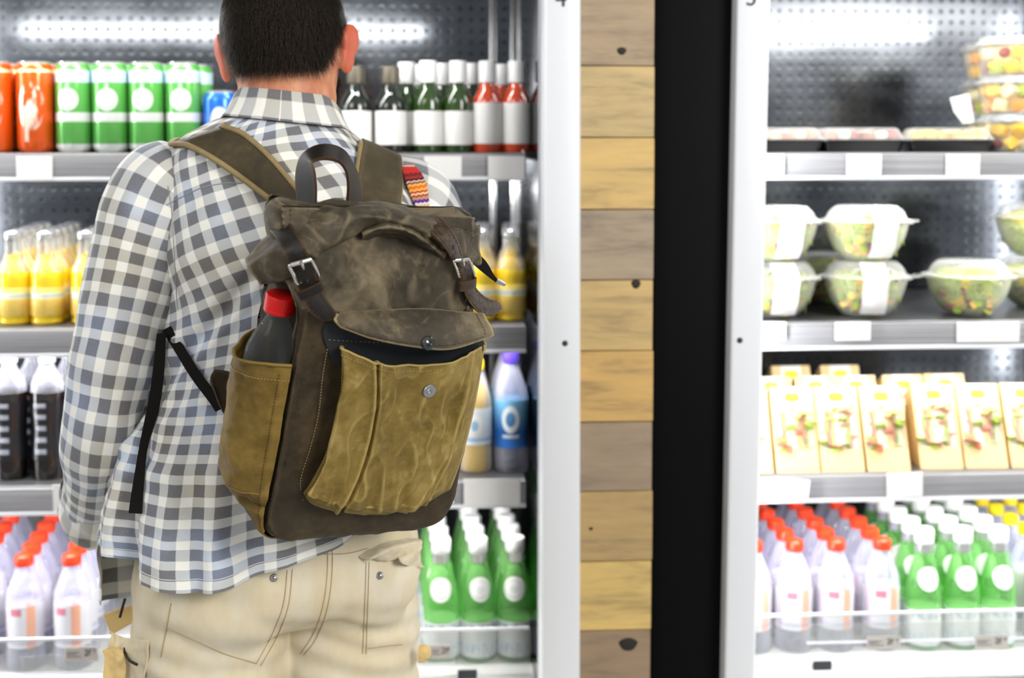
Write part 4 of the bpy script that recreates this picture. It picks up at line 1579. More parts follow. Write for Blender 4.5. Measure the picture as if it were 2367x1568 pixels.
CG = cr(np.array([collar_ring(0, 0.012, -0.004), collar_ring(0, 0.0205, -0.0015), collar_ring(0, 0.0225, 0.0015), collar_ring(0, 0.016, 0.0045), collar_ring(0, -0.002, 0.0125), collar_ring(0, -0.0195, 0.0235), collar_ring(0, -0.021, 0.0215), collar_ring(0, -0.012, 0.014)]).reshape(8, -1), 44).reshape(44, 96, 3)
UVc = np.stack(np.meshgrid(np.arange(96) * 2 * math.pi / 96 * 0.08, np.arange(44) * 0.0016 + 0.004), 2)
PW('collar', closed_mesh(CG, UVc, 2 * math.pi * 0.08), M['plaid'], shirt)

# ---- body: one continuous skin surface
HD = at(659, 122, 1.975)          # between the ears
h_yaw, h_roll, h_pitch = math.radians(-6), math.radians(4.0), math.radians(10)
HM = Matrix.Rotation(h_yaw, 3, 'Z') @ Matrix.Rotation(-h_roll, 3, 'Y') @ Matrix.Rotation(-h_pitch, 3, 'X')


def hp(x, y, z): return np.array(Vector(HD) + HM @ Vector((x, y, z)))


head = [  # z, half width, half depth, centre y
    (-0.118, 0.028, 0.034, 0.052), (-0.110, 0.044, 0.052, 0.044), (-0.085, 0.060, 0.074, 0.028), (-0.050, 0.072, 0.088, 0.010), (-0.015, 0.079, 0.094, 0.001),
    (0.025, 0.083, 0.098, -0.002), (0.060, 0.081, 0.097, -0.002), (0.090, 0.070, 0.086, -0.001), (0.110, 0.052, 0.066, 0.0), (0.124, 0.026, 0.034, 0.0), (0.128, 0.006, 0.008, 0.0)]
HA = cr(np.array(head), 60)


def head_pt(z, ph, off=0.0):
    hw, hd, cy_ = [float(np.interp(z, HA[:, 0], HA[:, k])) for k in (1, 2, 3)]
    return ((hw + off) * math.sin(ph), cy_ - (hd + off) * math.cos(ph), z)


Gh = np.array([[hp(*head_pt(z, 2 * math.pi * k / 48)) for k in range(48)] for z in HA[:, 0]])
shapes = [rings_vf(Gh)]
nb = at(666, 300, 1.945)
shapes.append(rings_vf(tube_G([nb + np.array([0, 0.04, -0.06]), nb + np.array([0, 0.025, 0]), at(664, 232, 1.962), hp(0, -0.004, -0.045)], [0.062, 0.066, 0.0735, 0.070], 40, 30, ref=(0, 1, 0))))


def blob(c, sx, sy, sz, Mx=None, n=20, m=12):
    V = []
    for i in range(1, m):
        t = math.pi * i / m
        for k in range(n):
            a = 2 * math.pi * k / n
            v = Vector((sx * math.sin(t) * math.cos(a), sy * math.sin(t) * math.sin(a), -sz * math.cos(t)))
            if Mx is not None: v = Mx @ v
            V.append(tuple(np.array(c) + np.array(v)))
    Fc = [(i * n + k, i * n + (k + 1) % n, (i + 1) * n + (k + 1) % n, (i + 1) * n + k) for i in range(m - 2) for k in range(n)]
    Fc.append(tuple(reversed(range(n))))
    Fc.append(tuple(range((m - 2) * n, (m - 1) * n)))
    return V, Fc


# ears: a thin shell standing off the skull, wide at the top, narrowing to the lobe
for s in (-1, 1):
    E = HM @ Matrix.Rotation(s * math.radians(-28), 3, 'Z') @ Matrix.Rotation(s * math.radians(7), 3, 'Y')
    shapes.append(blob(hp(s * 0.0985, 0.002, 0.012), 0.0085, 0.021, 0.0265, E))
    shapes.append(blob(hp(s * 0.0925, 0.002, -0.014), 0.0085, 0.016, 0.026, E))
    shapes.append(blob(hp(s * 0.086, 0.006, 0.002), 0.014, 0.013, 0.024, E))
# face (turned away): nose, brow, lips, chin, eyes
shapes.append(blob(hp(0, 0.104, -0.012), 0.012, 0.020, 0.024, HM))
shapes.append(blob(hp(0, 0.108, -0.026), 0.016, 0.016, 0.010, HM))
shapes.append(blob(hp(0, 0.090, -0.058), 0.022, 0.014, 0.007, HM))
shapes.append(blob(hp(0, 0.087, -0.066), 0.019, 0.013, 0.007, HM))
shapes.append(blob(hp(0, 0.078, -0.100), 0.020, 0.016, 0.014, HM))
for s in (-1, 1):
    shapes.append(blob(hp(s * 0.032, 0.084, 0.004), 0.014, 0.010, 0.009, HM))
    shapes.append(blob(hp(s * 0.032, 0.087, 0.020), 0.024, 0.010, 0.006, HM))
# trunk and limbs inside the clothes
trunk = [(0.80, 0.150, 0.100), (0.90, 0.165, 0.110), (1.0, 0.160, 0.105), (1.12, 0.150, 0.100), (1.25, 0.165, 0.110), (1.36, 0.155, 0.100), (1.42, 0.120, 0.075), (1.46, 0.070, 0.050)]
shapes.append(rings_vf(cr(np.array([[mt(hw * math.sin(2 * math.pi * k / 32), 0.018 - hd * math.cos(2 * math.pi * k / 32), z) for k in range(32)] for z, hw, hd in trunk]).reshape(8, -1), 40).reshape(40, 32, 3)))


def limb(P, radii, n=16, m=None): shapes.append(rings_vf(tube_G(P, radii, n, m, ref=(0, 1, 0.1))))


def hand(wr, fwd, up, side):
    """palm and five fingers; fwd: along the hand, up: back of the hand, side: towards the thumb"""
    fwd, up, side = [np.array(v, float) / np.linalg.norm(v) for v in (fwd, up, side)]
    pts = [wr, wr + fwd * 0.03, wr + fwd * 0.075, wr + fwd * 0.095]
    for o in (-0.024, -0.008, 0.008, 0.024):
        limb([wr + side * o * 0.6, wr + fwd * 0.05 + side * o, wr + fwd * 0.092 + side * o * 1.05], [0.016, 0.0145, 0.0115], 12, 12)
    for o, ln in ((-0.027, 0.060), (-0.009, 0.076), (0.009, 0.082), (0.027, 0.074)):
        b = wr + fwd * 0.088 + side * o
        limb([b, b + fwd * ln * 0.42 - up * 0.006, b + fwd * ln * 0.72 - up * 0.022, b + fwd * ln * 0.88 - up * 0.040], [0.0100, 0.0092, 0.0084, 0.0066], 12, 14)
    b = wr + fwd * 0.028 + side * 0.030
    limb([wr + fwd * 0.012 + side * 0.016, b, b + fwd * 0.030 + side * 0.022 - up * 0.008, b + fwd * 0.056 + side * 0.026 - up * 0.020], [0.014, 0.0135, 0.0105, 0.0080], 12, 14)


WL = at(222, 1222, 2.115)
limb([mt(-0.14, 0.01, 1.40), at(378, 452, 1.935), at(284, 760, 1.893), at(236, 1000, 1.893), at(222, 1110, 1.97), WL], [0.045, 0.048, 0.042, 0.036, 0.034, 0.027])
hand(WL, (0.10, 0.95, -0.25), (-0.5, 0.2, 0.8), (0.9, -0.1, 0.4))
limb([mt(0.12, 0.01, 1.40), RS, RE, RE * 0.5 + RWr * 0.5, RWr], [0.045, 0.048, 0.038, 0.036, 0.026])
hand(RWr, ml(-0.10, 0.30, 0.95) - ml(0, 0, 1.0), (0.1, 0.2, 1.0), ml(-0.3, -0.08, 1.02) - ml(0, 0, 1.0))
for s in (-1, 1):
    limb([ml(s * 0.09, 0.0, 0.86), ml(s * 0.105, 0.01, 0.62), ml(s * 0.11, 0.015, 0.46), ml(s * 0.115, 0.0, 0.12), ml(s * 0.115, 0.0, 0.06)], [0.075, 0.068, 0.052, 0.038, 0.036])
bme = remesh(join(*shapes), 0.0042, 3)
fl_ = bme.attributes.new('flush', 'FLOAT', 'POINT')
Hi = HM.transposed()
vals = []
for v in bme.vertices:          # ears are ruddier than the neck
    q = Hi @ (v.co - Vector(HD))
    vals.append(0.85 if abs(q.x) > 0.0885 and abs(q.z) < 0.06 and abs(q.y) < 0.05 else 0.0)
fl_.data.foreach_set('value', vals)
body = PW('body', bme, M['skin'])

# ---- hair: a close cap and short strands
def hairline(ph):
    d = abs(math.degrees((ph + math.pi) % (2 * math.pi) - math.pi))
    return float(np.interp(d, [0, 35, 55, 68, 78, 100, 115, 135, 180], [-0.036, -0.036, -0.032, -0.018, 0.016, 0.022, -0.005, 0.055, 0.070]))


zs = np.linspace(0, 1, 46)
Gc = np.zeros((46, 96, 3))
for k in range(96):
    ph = 2 * math.pi * k / 96
    h0 = hairline(ph)
    for i, t in enumerate(zs):
        z = h0 + (0.1275 - h0) * t
        off = 0.0010 + 0.0085 * min(1, t / 0.30)
        x, y, z = head_pt(z, ph, off)
        Gc[i, k] = hp(x, y, z + 0.009 * t * t)
v_, f_ = rings_vf(Gc, False)
f_.append(tuple(range(45 * 96, 46 * 96)))
hair = PW('hair', mesh(v_, f_), M['hair_cap'])


def strands(name, n, region, length, width, parent, seed, lift=0.35):
    r = random.Random(seed)
    V, Fc = [], []
    for _ in range(n):
        ph, z, off = region(r)
        p = Vector(head_pt(z, ph, off))
        o_ = Vector((math.sin(ph), -math.cos(ph), 0.15))
        side = Vector((math.cos(ph), math.sin(ph), 0))
        d = (Vector((0, 0, -1)) + o_ * lift * r.uniform(0.5, 1.5) + side * r.uniform(-0.45, 0.45))
        if z > 0.08: d = o_ * 0.5 + Vector((r.uniform(-0.5, 0.5), 0.6, 0.5))
        d.normalize()
        L = length * r.uniform(0.6, 1.3)
        w = side * width * r.uniform(0.7, 1.3) * 0.5
        k = len(V)
        for s in range(4):
            t = s / 3
            q = p + d * L * t + Vector((0, 0, -1)) * (L * 0.35 * t * t)
            ww = w * (1 - t * 0.85)
            V.append(tuple(hp(*(q - ww))))
            V.append(tuple(hp(*(q + ww))))
        for s in range(3): Fc.append((k + 2 * s, k + 2 * s + 1, k + 2 * s + 3, k + 2 * s + 2))
    o = PW(name, mesh(V, Fc), M['hair'], parent)
    o['kind'] = 'stuff'
    return o


def reg_hair(r):
    ph = r.uniform(-math.pi, math.pi)
    h0 = hairline(ph)
    t = r.random() ** 1.3
    z = h0 + (0.120 - h0) * t
    return ph, z, 0.0015 + 0.006 * min(1, t / 0.25)


def reg_nape(r):
    ph = r.gauss(0.05, 0.55)
    return ph, hairline(ph) - abs(r.gauss(0, 0.004)) + 0.004, 0.0006


def reg_beard(r):
    s = r.choice((-1, 1))
    ph = s * r.uniform(1.75, 3.14)
    z = r.uniform(-0.112, -0.030 if abs(ph) < 2.5 else -0.075)
    return ph, z, 0.0005


strands('strands', 26000, reg_hair, 0.017, 0.0009, hair, 1)
strands('nape_strands', 900, reg_nape, 0.015, 0.0007, hair, 2, 0.15)
beard = strands('beard', 4200, reg_beard, 0.011, 0.0008, person, 3, 0.5)

# ---- trousers: hips and legs as one surface
A_T = math.radians(24)
T0 = np.array([M0[0] + 0.008, M0[1] - 0.004])
tl = lambda x, y, z: ml(x, y, z, A_T, T0)
hips = [(1.03, 0.168, 0.118, 0.0), (0.98, 0.186, 0.130, -0.002), (0.92, 0.206, 0.142, -0.006), (0.86, 0.217, 0.148, -0.008), (0.825, 0.214, 0.138, -0.004), (0.795, 0.196, 0.100, 0.0)]
HR = cr(np.array(hips), 36)
sh = [rings_vf(np.array([[tl(hw * sgnpow(math.sin(2 * math.pi * k / 56), 0.82), cy_ - hd * sgnpow(math.cos(2 * math.pi * k / 56), 0.82), z) for k in range(56)] for z, hw, hd, cy_ in HR])[::-1])]
for s in (-1, 1):
    P = [tl(s * 0.104, -0.008, 0.85), tl(s * 0.108, -0.002, 0.75), tl(s * 0.108, 0.004, 0.60), tl(s * 0.112, 0.012, 0.46), tl(s * 0.116, 0.0, 0.25), tl(s * 0.118, -0.004, 0.07)]
    G = tube_G(P, [0.108, 0.112, 0.108, 0.096, 0.086, 0.086], 40, 70, ref=(0, 1, 0))
    sh.append(rings_vf(G))
    sh.append(blob(tl(s * 0.098, -0.066, 0.850), 0.096, 0.080, 0.084, n=28, m=18))
tme = remesh(join(*sh), 0.0065, 7)
tv = np.zeros(len(tme.vertices) * 3)
tme.vertices.foreach_get('co', tv)
tn = np.zeros(len(tme.vertices) * 3)
tme.vertices.foreach_get('normal', tn)
tv, tn = tv.reshape(-1, 3), tn.reshape(-1, 3)
for i in range(len(tv)):
    p = tv[i]
    d = 0.0030 * fbm(p, 10, 3)
    if p[2] < 0.86:      # diagonal pulls under the seat
        d += 0.0032 * math.sin((p[2] * 1.0 + (p[0] - M0[0]) * 0.30) * 150 + 3 * fbm(p, 6, 2)) * max(0.0, min(1, (0.86 - p[2]) / 0.10)) * 0.8
    tv[i] = p + tn[i] * d
tme.vertices.foreach_set('co', tv.ravel())
tme.update()
trousers = PW('trousers', tme, M['khaki'])


# ---- surface finder: where the camera's view of a point lands on a garment
def caster(*meshes):
    V, Fc = [], []
    for me in meshes:
        k = len(V)
        V += [v.co.copy() for v in me.vertices]
        Fc += [tuple(i + k for i in p.vertices) for p in me.polygons]
    t = BVHTree.FromPolygons(V, Fc)

    def on(px, py, off=0.0, fallback=1.85):
        d = Vector(ray(px, py)).normalized()
        h = t.ray_cast(Vector(CAM), d, 10.0)
        if h[0] is None:
            nr = t.find_nearest(Vector(at(px, py, fallback)))
            return np.array(nr[0] + (Vector(CAM) - nr[0]).normalized() * off)
        n = h[1] if h[1].dot(d) < 0 else -h[1]
        n = (n - d * 0.6).normalized()
        return np.array(h[0] + n * off)
    return on


def sheet_cam(G, thick, uv=None):
    N = gnormals(G)
    s = ((CAM - G) * N).sum()
    return sheet(G, thick, uv, flip=s < 0)


def strip(on, left, right, off, thick, n=40, m=9):
    """band whose two edges are given and which lies on a garment"""
    L_, R_ = [on(*p, off) for p in left], [on(*p, off) for p in right]
    G = dense(np.array([[l, (l + r) / 2 * 1.0, r] for l, r in zip(L_, R_)]), n, m)
    return G


on_t = caster(tme)
on_s = caster(shirt.data, sl_l.data)


def seam(parent, pts, r, mat, off=0.0006, on=on_t, name='seam'):
    P = cr(np.array(pts, float), max(12, len(pts) * 8))
    return PW(name, tube([on(x, y, off) for x, y in P], r, 6, len(P)), mat, parent)


for pts in ([(757, 1235), (756, 1330), (744, 1410), (722, 1470), (694, 1512)], [(768, 1235), (767, 1330), (755, 1412), (730, 1478), (702, 1515)],
            [(664, 1318), (654, 1400), (628, 1468), (592, 1535)], [(676, 1316), (666, 1402), (640, 1472), (602, 1540)],
            [(386, 1452), (450, 1480), (520, 1512), (592, 1534)], [(396, 1395), (384, 1460), (372, 1520)],
            [(846, 1300), (843, 1400), (838, 1512)], [(853, 1300), (850, 1400), (846, 1512)], [(850, 1500), (890, 1494), (930, 1490)], [(720, 1282), (800, 1280), (850, 1268)],
            [(586, 1320), (625, 1318), (662, 1310)]):
    seam(trousers, pts, 0.0006, M['khaki_seam'])


def rivet(px, py, par, on, r=0.0055):
    c = on(px, py, 0.0)
    d = Vector(CAM - c).normalized()
    q = d.to_track_quat('Z', 'Y').to_matrix()
    vs, fs = lathe_vf([(r, 0.0), (r, 0.0018), (r * 0.8, 0.0028), (r * 0.55, 0.0018), (r * 0.35, 0.0026), (0.0002, 0.003)], 20)
    return PW('rivet', mesh([tuple(c + np.array(q @ Vector(v))) for v in vs], fs), M['metal_dark'], par)


rivet(633, 1336, trousers, on_t)
rivet(878, 1331, trousers, on_t)

# curled back-pocket flap on the right hip
fl = [[(828, 1285), (870, 1262), (925, 1248), (962, 1246), (976, 1262)],
      [(846, 1292), (880, 1272), (925, 1262), (955, 1258), (974, 1285)],
      [(852, 1292), (890, 1297), (925, 1292), (950, 1290), (972, 1312)]]
Gf = dense(np.array([[on_t(x, y, o) for x, y in row] for row, o in zip(fl, (0.004, 0.020, 0.006))]), 22, 34)
Gf = crumple(Gf, gnormals(Gf), 0.002, 60)
PW('pocket_flap', sheet_cam(Gf, 0.002), M['khaki'], trousers)

# cargo pocket on the left thigh: bellows pouch, flap, zip
po = [[(272, 1454), (306, 1464), (345, 1482)], [(238, 1462), (285, 1500), (340, 1535)], [(228, 1500), (270, 1550), (330, 1600)], [(236, 1580), (280, 1620), (330, 1650)]]
Gp = dense(np.array([[on_t(max(x, 288 if j == 0 else x), y, 0.004) + (np.array([-0.030, -0.012, 0]) if j == 0 else np.array([-0.012, -0.012, 0]) if j == 1 else np.array([0, 0, 0])) for j, (x, y) in enumerate(row)] for row in po]), 34, 24)
Gp = crumple(Gp, gnormals(Gp), 0.004, 30)
cargo = PW('cargo_pocket', sheet_cam(Gp, 0.003), M['khaki'], trousers)
zp = [on_t(x, y, 0.010) + np.array([-0.006, -0.012, 0]) for x, y in ((284, 1490), (303, 1504), (324, 1519), (340, 1528))]
PW('zip', tube(zp, 0.0020, 8), M['khaki_dark'], cargo)
fp_ = [[(232, 1500), (262, 1482), (286, 1496)], [(222, 1525), (258, 1516), (290, 1530)], [(232, 1562), (270, 1560), (300, 1570)]]
Gq = dense(np.array([[on_t(max(x, 280), y, 0.016) + np.array([(-0.036, -0.022, -0.008)[j], -0.016, 0]) for j, (x, y) in enumerate(row)] for row in fp_]), 22, 22)
Gq = crumple(Gq, gnormals(Gq), 0.004, 40)
PW('pocket_flap', sheet_cam(Gq, 0.003), M['khaki_tan'], cargo)
# the same pocket's flap sticking out on the other thigh
Gz = dense(np.array([[at(968, 1492, 1.93), at(985, 1490, 1.93), at(998, 1500, 1.94)], [at(966, 1512, 1.92), at(984, 1512, 1.92), at(994, 1516, 1.93)], [at(966, 1534, 1.92), at(976, 1534, 1.92), at(980, 1532, 1.93)]]), 16, 16)
PW('pocket_flap', sheet_cam(crumple(Gz, gnormals(Gz), 0.003, 50), 0.004), M['khaki_tan'], trousers)
# folded card tucked in the front pocket and the dark pocket edging above it
card = [at(238, 1422, 1.94), at(306, 1400, 1.94), at(308, 1440, 1.94), at(258, 1468, 1.94)]
vs = [tuple(p) for p in card] + [tuple(p + np.array([0.004, 0.010, 0])) for p in card]
cd = mk('folded_card', mesh(vs, [(3, 2, 1, 0), (4, 5, 6, 7), (0, 1, 5, 4), (1, 2, 6, 5), (2, 3, 7, 6), (3, 0, 4, 7)], smooth=False), plain('card_tan', sr(220, 190, 128), 0.7))
tag(cd, 'small tan folded card sticking out of the trouser pocket below the shirt tail', 'card')
PW('pocket_edging', tube([at(289, 1385, 1.90), at(284, 1402, 1.90), at(277, 1428, 1.90)], 0.0020, 8), M['khaki_dark'], trousers)

# shirt seams: armhole, yoke, hem stitching
M['thread'] = plain('shirt_thread', sr(206, 208, 208), 0.8)
M['seam_dark'] = plain('shirt_seam_grey', sr(150, 154, 160), 0.9)  # even blue-grey of the armhole and yoke seams
seam(shirt, [(388, 430), (398, 500), (404, 600), (409, 690), (411, 715)], 0.0007, M['seam_dark'], 0.0005, on_s, 'armhole_seam')
seam(shirt, [(384, 474), (420, 456), (468, 434), (520, 424), (560, 424)], 0.0008, M['seam_dark'], 0.0005, on_s, 'yoke_seam')
hs = []
for j in range(NPH):
    ph = -math.pi + 2 * math.pi * j / NPH
    if -1.75 < ph < 0.15: hs.append(Gt[5, j] + Nt[5, j] * 0.0006)
PW('hem_stitching', tube(hs[::3], 0.0007, 6, len(hs)), M['thread'], shirt)

# shoes
for s in (-1, 1):
    c = tl(s * 0.118, 0.03, 0.0)
    G = []
    for z, k in ((0.0, 1.0), (0.012, 1.03), (0.03, 1.02), (0.055, 0.9), (0.075, 0.62), (0.10, 0.40)):
        ring = []
        for q in range(28):
            a = 2 * math.pi * q / 28
            y = 0.135 * math.sin(a) * (k if math.sin(a) > 0 else min(1, k + 0.25)) - (0.0 if k > 0.8 else 0.035)
            ring.append(tl(s * 0.118 + 0.046 * k ** 0.4 * math.cos(a), 0.035 + y, z))
        G.append(ring)
    PW('shoe', mesh(*rings_vf(np.array(G))), M['shoe'])

# ================================================================== the backpack
def canvas_mat(name, c_dark, c_mid, c_light, wear):
    g = G_(name)
    ob = g.coord('Object')
    n1 = g.noise(9, 4, 0.55, ob, 0.3)
    n2 = g.noise(80, 4, 0.65, ob)
    n3 = g.noise(1100, 2, 0.7, ob)
    geo = g.n('ShaderNodeNewGeometry')
    pt = g.step(geo.outputs['Pointiness'], 0.50, 0.545)
    k = g.math('MULTIPLY_ADD', n2, 0.28, g.math('MULTIPLY', n1, 0.74))
    col = g.ramp(k, [(0.30, c_dark), (0.52, c_mid), (0.78, c_light)])
    # dry scuffs of the waxed cloth along creases
    cre = g.math('SUBTRACT', 1.0, g.step(g.math('ABSOLUTE', g.math('SUBTRACT', g.noise(11, 3, 0.5, ob, 1.2), 0.5)), 0.0, 0.035))
    cre = g.math('MULTIPLY', cre, g.step(n2, 0.42, 0.62))
    col = g.mix(g.math('MULTIPLY', cre, 0.20 * wear), col, c_light)
    col = g.mix(g.math('MULTIPLY', pt, 0.28 * wear), col, tuple(min(1, x * 1.5) for x in c_light))
    col = g.mix(g.math('MULTIPLY', n3, 0.38), col, tuple(x * 0.35 for x in c_dark))
    g.set(color=col, rough=g.math('MULTIPLY_ADD', n2, 0.25, 0.48), spec=0.35)
    uv = g.sep(g.mapping(g.coord('UV'), (1, 1, 1)))
    tw = g.math('SINE', g.math('MULTIPLY', g.math('ADD', uv[0], uv[1]), 5200.0))
    h = g.math('ADD', g.math('MULTIPLY', tw, 0.25), g.math('ADD', n3, g.math('MULTIPLY', n2, 1.5)))
    g.bump(h, 0.45, 0.0009)
    return g.mat


M['cv_top'] = canvas_mat('waxed_canvas_brown', sr(40, 35, 26), sr(78, 69, 53), sr(158, 142, 112), 1.1)
M['cv_body'] = canvas_mat('waxed_canvas_dark', sr(34, 28, 18), sr(62, 51, 34), sr(104, 86, 60), 0.7)
M['cv_olive'] = canvas_mat('waxed_canvas_olive', sr(88, 69, 22), sr(142, 118, 54), sr(198, 176, 110), 1.2)
M['cv_olive2'] = canvas_mat('waxed_canvas_ochre', sr(80, 62, 18), sr(122, 97, 36), sr(160, 132, 62), 0.7)
M['strap_cv'] = canvas_mat('strap_canvas', sr(48, 41, 26), sr(78, 68, 46), sr(120, 106, 74), 0.6)
M['piping'] = canvas_mat('strap_piping', sr(110, 92, 58), sr(146, 126, 84), sr(182, 162, 116), 0.6)
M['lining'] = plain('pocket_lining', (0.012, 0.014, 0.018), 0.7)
M['webbing'] = plain('webbing', (0.010, 0.009, 0.008), 0.9, spec=0.1)
M['thread_y'] = plain('tan_thread', sr(170, 146, 92), 0.7)
M['thread_d'] = plain('dark_thread', sr(60, 48, 26), 0.7)
M['nickel'] = plain('nickel', (0.72, 0.70, 0.66), 0.16, metal=1.0)
M['snap'] = plain('snap_metal', (0.52, 0.54, 0.57), 0.28, metal=1.0)
M['gun'] = plain('snap_dark', (0.10, 0.10, 0.10), 0.22, metal=1.0)


def leather_mat(name, a, b):
    g = G_(name)
    n1 = g.noise(22, 4, 0.6)
    n2 = g.noise(320, 3, 0.6)
    geo = g.n('ShaderNodeNewGeometry')
    pt = g.step(geo.outputs['Pointiness'], 0.52, 0.60)
    col = g.ramp(n1, [(0.35, a), (0.70, b)])
    g.set(color=g.mix(g.math('MULTIPLY', pt, 0.28), col, sr(120, 78, 42)), rough=0.48, spec=0.4)
    g.bump(n2, 0.2, 0.0006)
    return g.mat


M['leather'] = leather_mat('leather_dark', sr(17, 13, 10), sr(33, 26, 20))
M['leather_b'] = leather_mat('leather_brown', sr(36, 27, 20), sr(82, 64, 48))

AP, TP, RP = math.radians(26), math.radians(18), math.radians(5)
_nh = np.array([math.sin(AP), -math.cos(AP), 0.0])
_e1h = np.array([math.cos(AP), math.sin(AP), 0.0])
_e3h = _Z * math.cos(TP) + _nh * math.sin(TP)
PN = _nh * math.cos(TP) - _Z * math.sin(TP)
E1 = _e1h * math.cos(RP) - _e3h * math.sin(RP)
E3 = _e3h * math.cos(RP) + _e1h * math.sin(RP)
PO = at(870, 1000, 1.67)


def K(px, py, w=0.0):
    """point where the view through a pixel meets the pack's front plane moved out by w"""
    d = ray(px, py)
    return CAM + d * (((PO + PN * w - CAM) @ PN) / (d @ PN))


def Lp(s, t, w): return PO + E1 * s + E3 * t + PN * w


def loc(p):
    q = np.asarray(p) - PO
    return float(q @ E1), float(q @ E3), float(q @ PN)


pack = tag(empty('backpack', tuple(Lp(0, -0.16, -0.08))), 'olive and brown waxed canvas roll-top backpack with leather straps on the man\'s back', 'backpack')
BP = lambda n, me, m, par=None: mk(n, me, m, par or pack, world=True)

# ---- main sack: rounded-box rings in the pack's own frame
sack = [  # t, s centre, half width, depth centre, half depth, corner
    (-0.172, 0.012, 0.070, -0.085, 0.035, 0.034), (-0.166, 0.010, 0.105, -0.078, 0.058, 0.045), (-0.150, 0.007, 0.128, -0.074, 0.072, 0.032), (-0.12, 0.006, 0.137, -0.072, 0.074, 0.022),
    (-0.05, 0.006, 0.136, -0.072, 0.073, 0.020), (0.03, 0.002, 0.134, -0.072, 0.072, 0.020), (0.10, -0.004, 0.130, -0.072, 0.072, 0.020), (0.16, -0.012, 0.124, -0.070, 0.072, 0.020),
    (0.20, -0.022, 0.126, -0.068, 0.066, 0.028), (0.235, -0.030, 0.136, -0.066, 0.050, 0.040), (0.262, -0.034, 0.140, -0.066, 0.034, 0.028), (0.285, -0.034, 0.130, -0.068, 0.018, 0.014)]
B_S, B_W = -0.143, -0.052        # where the water bottle presses into the side
SA = cr(np.array(sack), 150)
NB = 200
Gs = np.zeros((150, NB, 3))
for i, (t, sc, hw, wc, hd, cr0) in enumerate(SA):
    cr0 = min(cr0, hd * 0.98, hw * 0.98)
    ring = crc(np.array([(x, y) for x, y, _ in rrect(hw, hd, cr0, 0, 6)]), NB)
    ds = np.linalg.norm(np.roll(ring, -1, 0) - ring, axis=1)
    cum = np.concatenate([[0], np.cumsum(ds)])
    tt = np.linspace(0, cum[-1], NB, endpoint=False)
    rx = np.interp(tt, cum, np.append(ring[:, 0], ring[0, 0]))
    ry = np.interp(tt, cum, np.append(ring[:, 1], ring[0, 1]))
    for k in range(NB):
        Gs[i, k] = Lp(sc + rx[k], t, wc - ry[k])      # +ry of the ring faces the man
Ns = gnormals(Gs, True)
cen = Gs.mean(1, keepdims=True)
Ns = Ns * np.sign(((Gs - cen) * Ns).sum(2, keepdims=True))
for i in range(150):
    t = SA[i, 0]
    up = min(1, max(0, (t - 0.12) / 0.08))
    for k in range(NB):
        p = Gs[i, k]
        s_, _, w_ = loc(p)
        d = 0.0028 * fbm(p, 18, 3) + 0.0016 * (0.5 - abs(fbm(p + 2.0, 24, 2)) * 1.8)
        # slack cloth of the upper sack: deep folds gathering towards the right strap
        d += up * (0.0065 * fbm(p * np.array([1.3, 1, 0.6]) + 7, 20, 2) + 0.004 * math.sin((s_ * 0.75 + t) * 95 + 2.5 * fbm(p, 9, 2)))
        p = p + Ns[i, k] * d
        s_, t_, w_ = loc(p)
        if -0.075 < t_ < 0.19 and abs(w_ - B_W) < 0.036 and s_ < 0:      # dented by the bottle
            edge_ = min(1, (t_ + 0.075) / 0.02, (0.19 - t_) / 0.03)
            s_new = B_S + math.sqrt(0.036 ** 2 - (w_ - B_W) ** 2)
            if s_new > s_: p = p + E1 * (s_new - s_) * edge_
        Gs[i, k] = p
v_, f_ = rings_vf(Gs, True)
uvs = np.stack(np.meshgrid(np.linspace(0, 0.8, NB), np.linspace(0, 0.46, 150)), 2).reshape(-1, 2)
mid = []
for f in f_:
    q = np.mean([v_[i] for i in f[:4]], 0)
    s_, t_, w_ = loc(q)
    mid.append(1 if t_ > 0.172 else 0)
sack_o = BP('sack', mesh(v_, f_, uvs, midx=mid), [M['cv_body'], M['cv_top']])


# ---- helper: sheet over traced control pixels, each with its own stand-off from the front plane
def kgrid(rows, nr, nc):
    return dense(np.array([[K(*p) for p in row] for row in rows]), nr, nc)


# ---- rolled closure
roll = [
    [(575, 622, -0.135), (640, 560, -0.128), (690, 520, -0.120), (770, 500, -0.110), (850, 498, -0.106), (930, 508, -0.110), (1000, 524, -0.118), (1060, 536, -0.125), (1108, 560, -0.130)],
    [(567, 598, -0.095), (627, 534, -0.085), (674, 492, -0.078), (760, 474, -0.070), (850, 471, -0.066), (930, 481, -0.070), (1000, 496, -0.076), (1056, 508, -0.084), (1109, 521, -0.090)],
    [(570, 612, -0.058), (640, 566, -0.040), (694, 524, -0.034), (772, 490, -0.034), (852, 484, -0.034), (938, 496, -0.032), (1008, 518, -0.030), (1058, 536, -0.036), (1106, 542, -0.052)],
    [(584, 640, -0.044), (654, 612, -0.018), (718, 566, -0.010), (796, 516, -0.014), (858, 500, -0.016), (948, 518, -0.012), (1022, 552, -0.008), (1066, 574, -0.016), (1106, 572, -0.036)],
    [(602, 658, -0.044), (664, 638, -0.020), (738, 592, -0.012), (815, 544, -0.018), (866, 518, -0.024), (956, 540, -0.020), (1034, 580, -0.014), (1070, 600, -0.020), (1108, 604, -0.040)],
    [(610, 652, -0.066), (668, 630, -0.044), (738, 584, -0.038), (812, 540, -0.040), (866, 516, -0.044), (954, 536, -0.042), (1030, 574, -0.038), (1066, 594, -0.042), (1102, 598, -0.058)]]
Gr = kgrid(roll, 70, 150)
Nr = gnormals(Gr)
if ((CAM - Gr) * Nr).sum() < 0: Nr = -Nr
fade = np.ones((70, 150))
for i in range(70): fade[i] *= min(1, (69 - i) / 12 + 0.3)
Gr = crumple(Gr, Nr, 0.0050, 16, 3, 0.7, fade, 1.3)
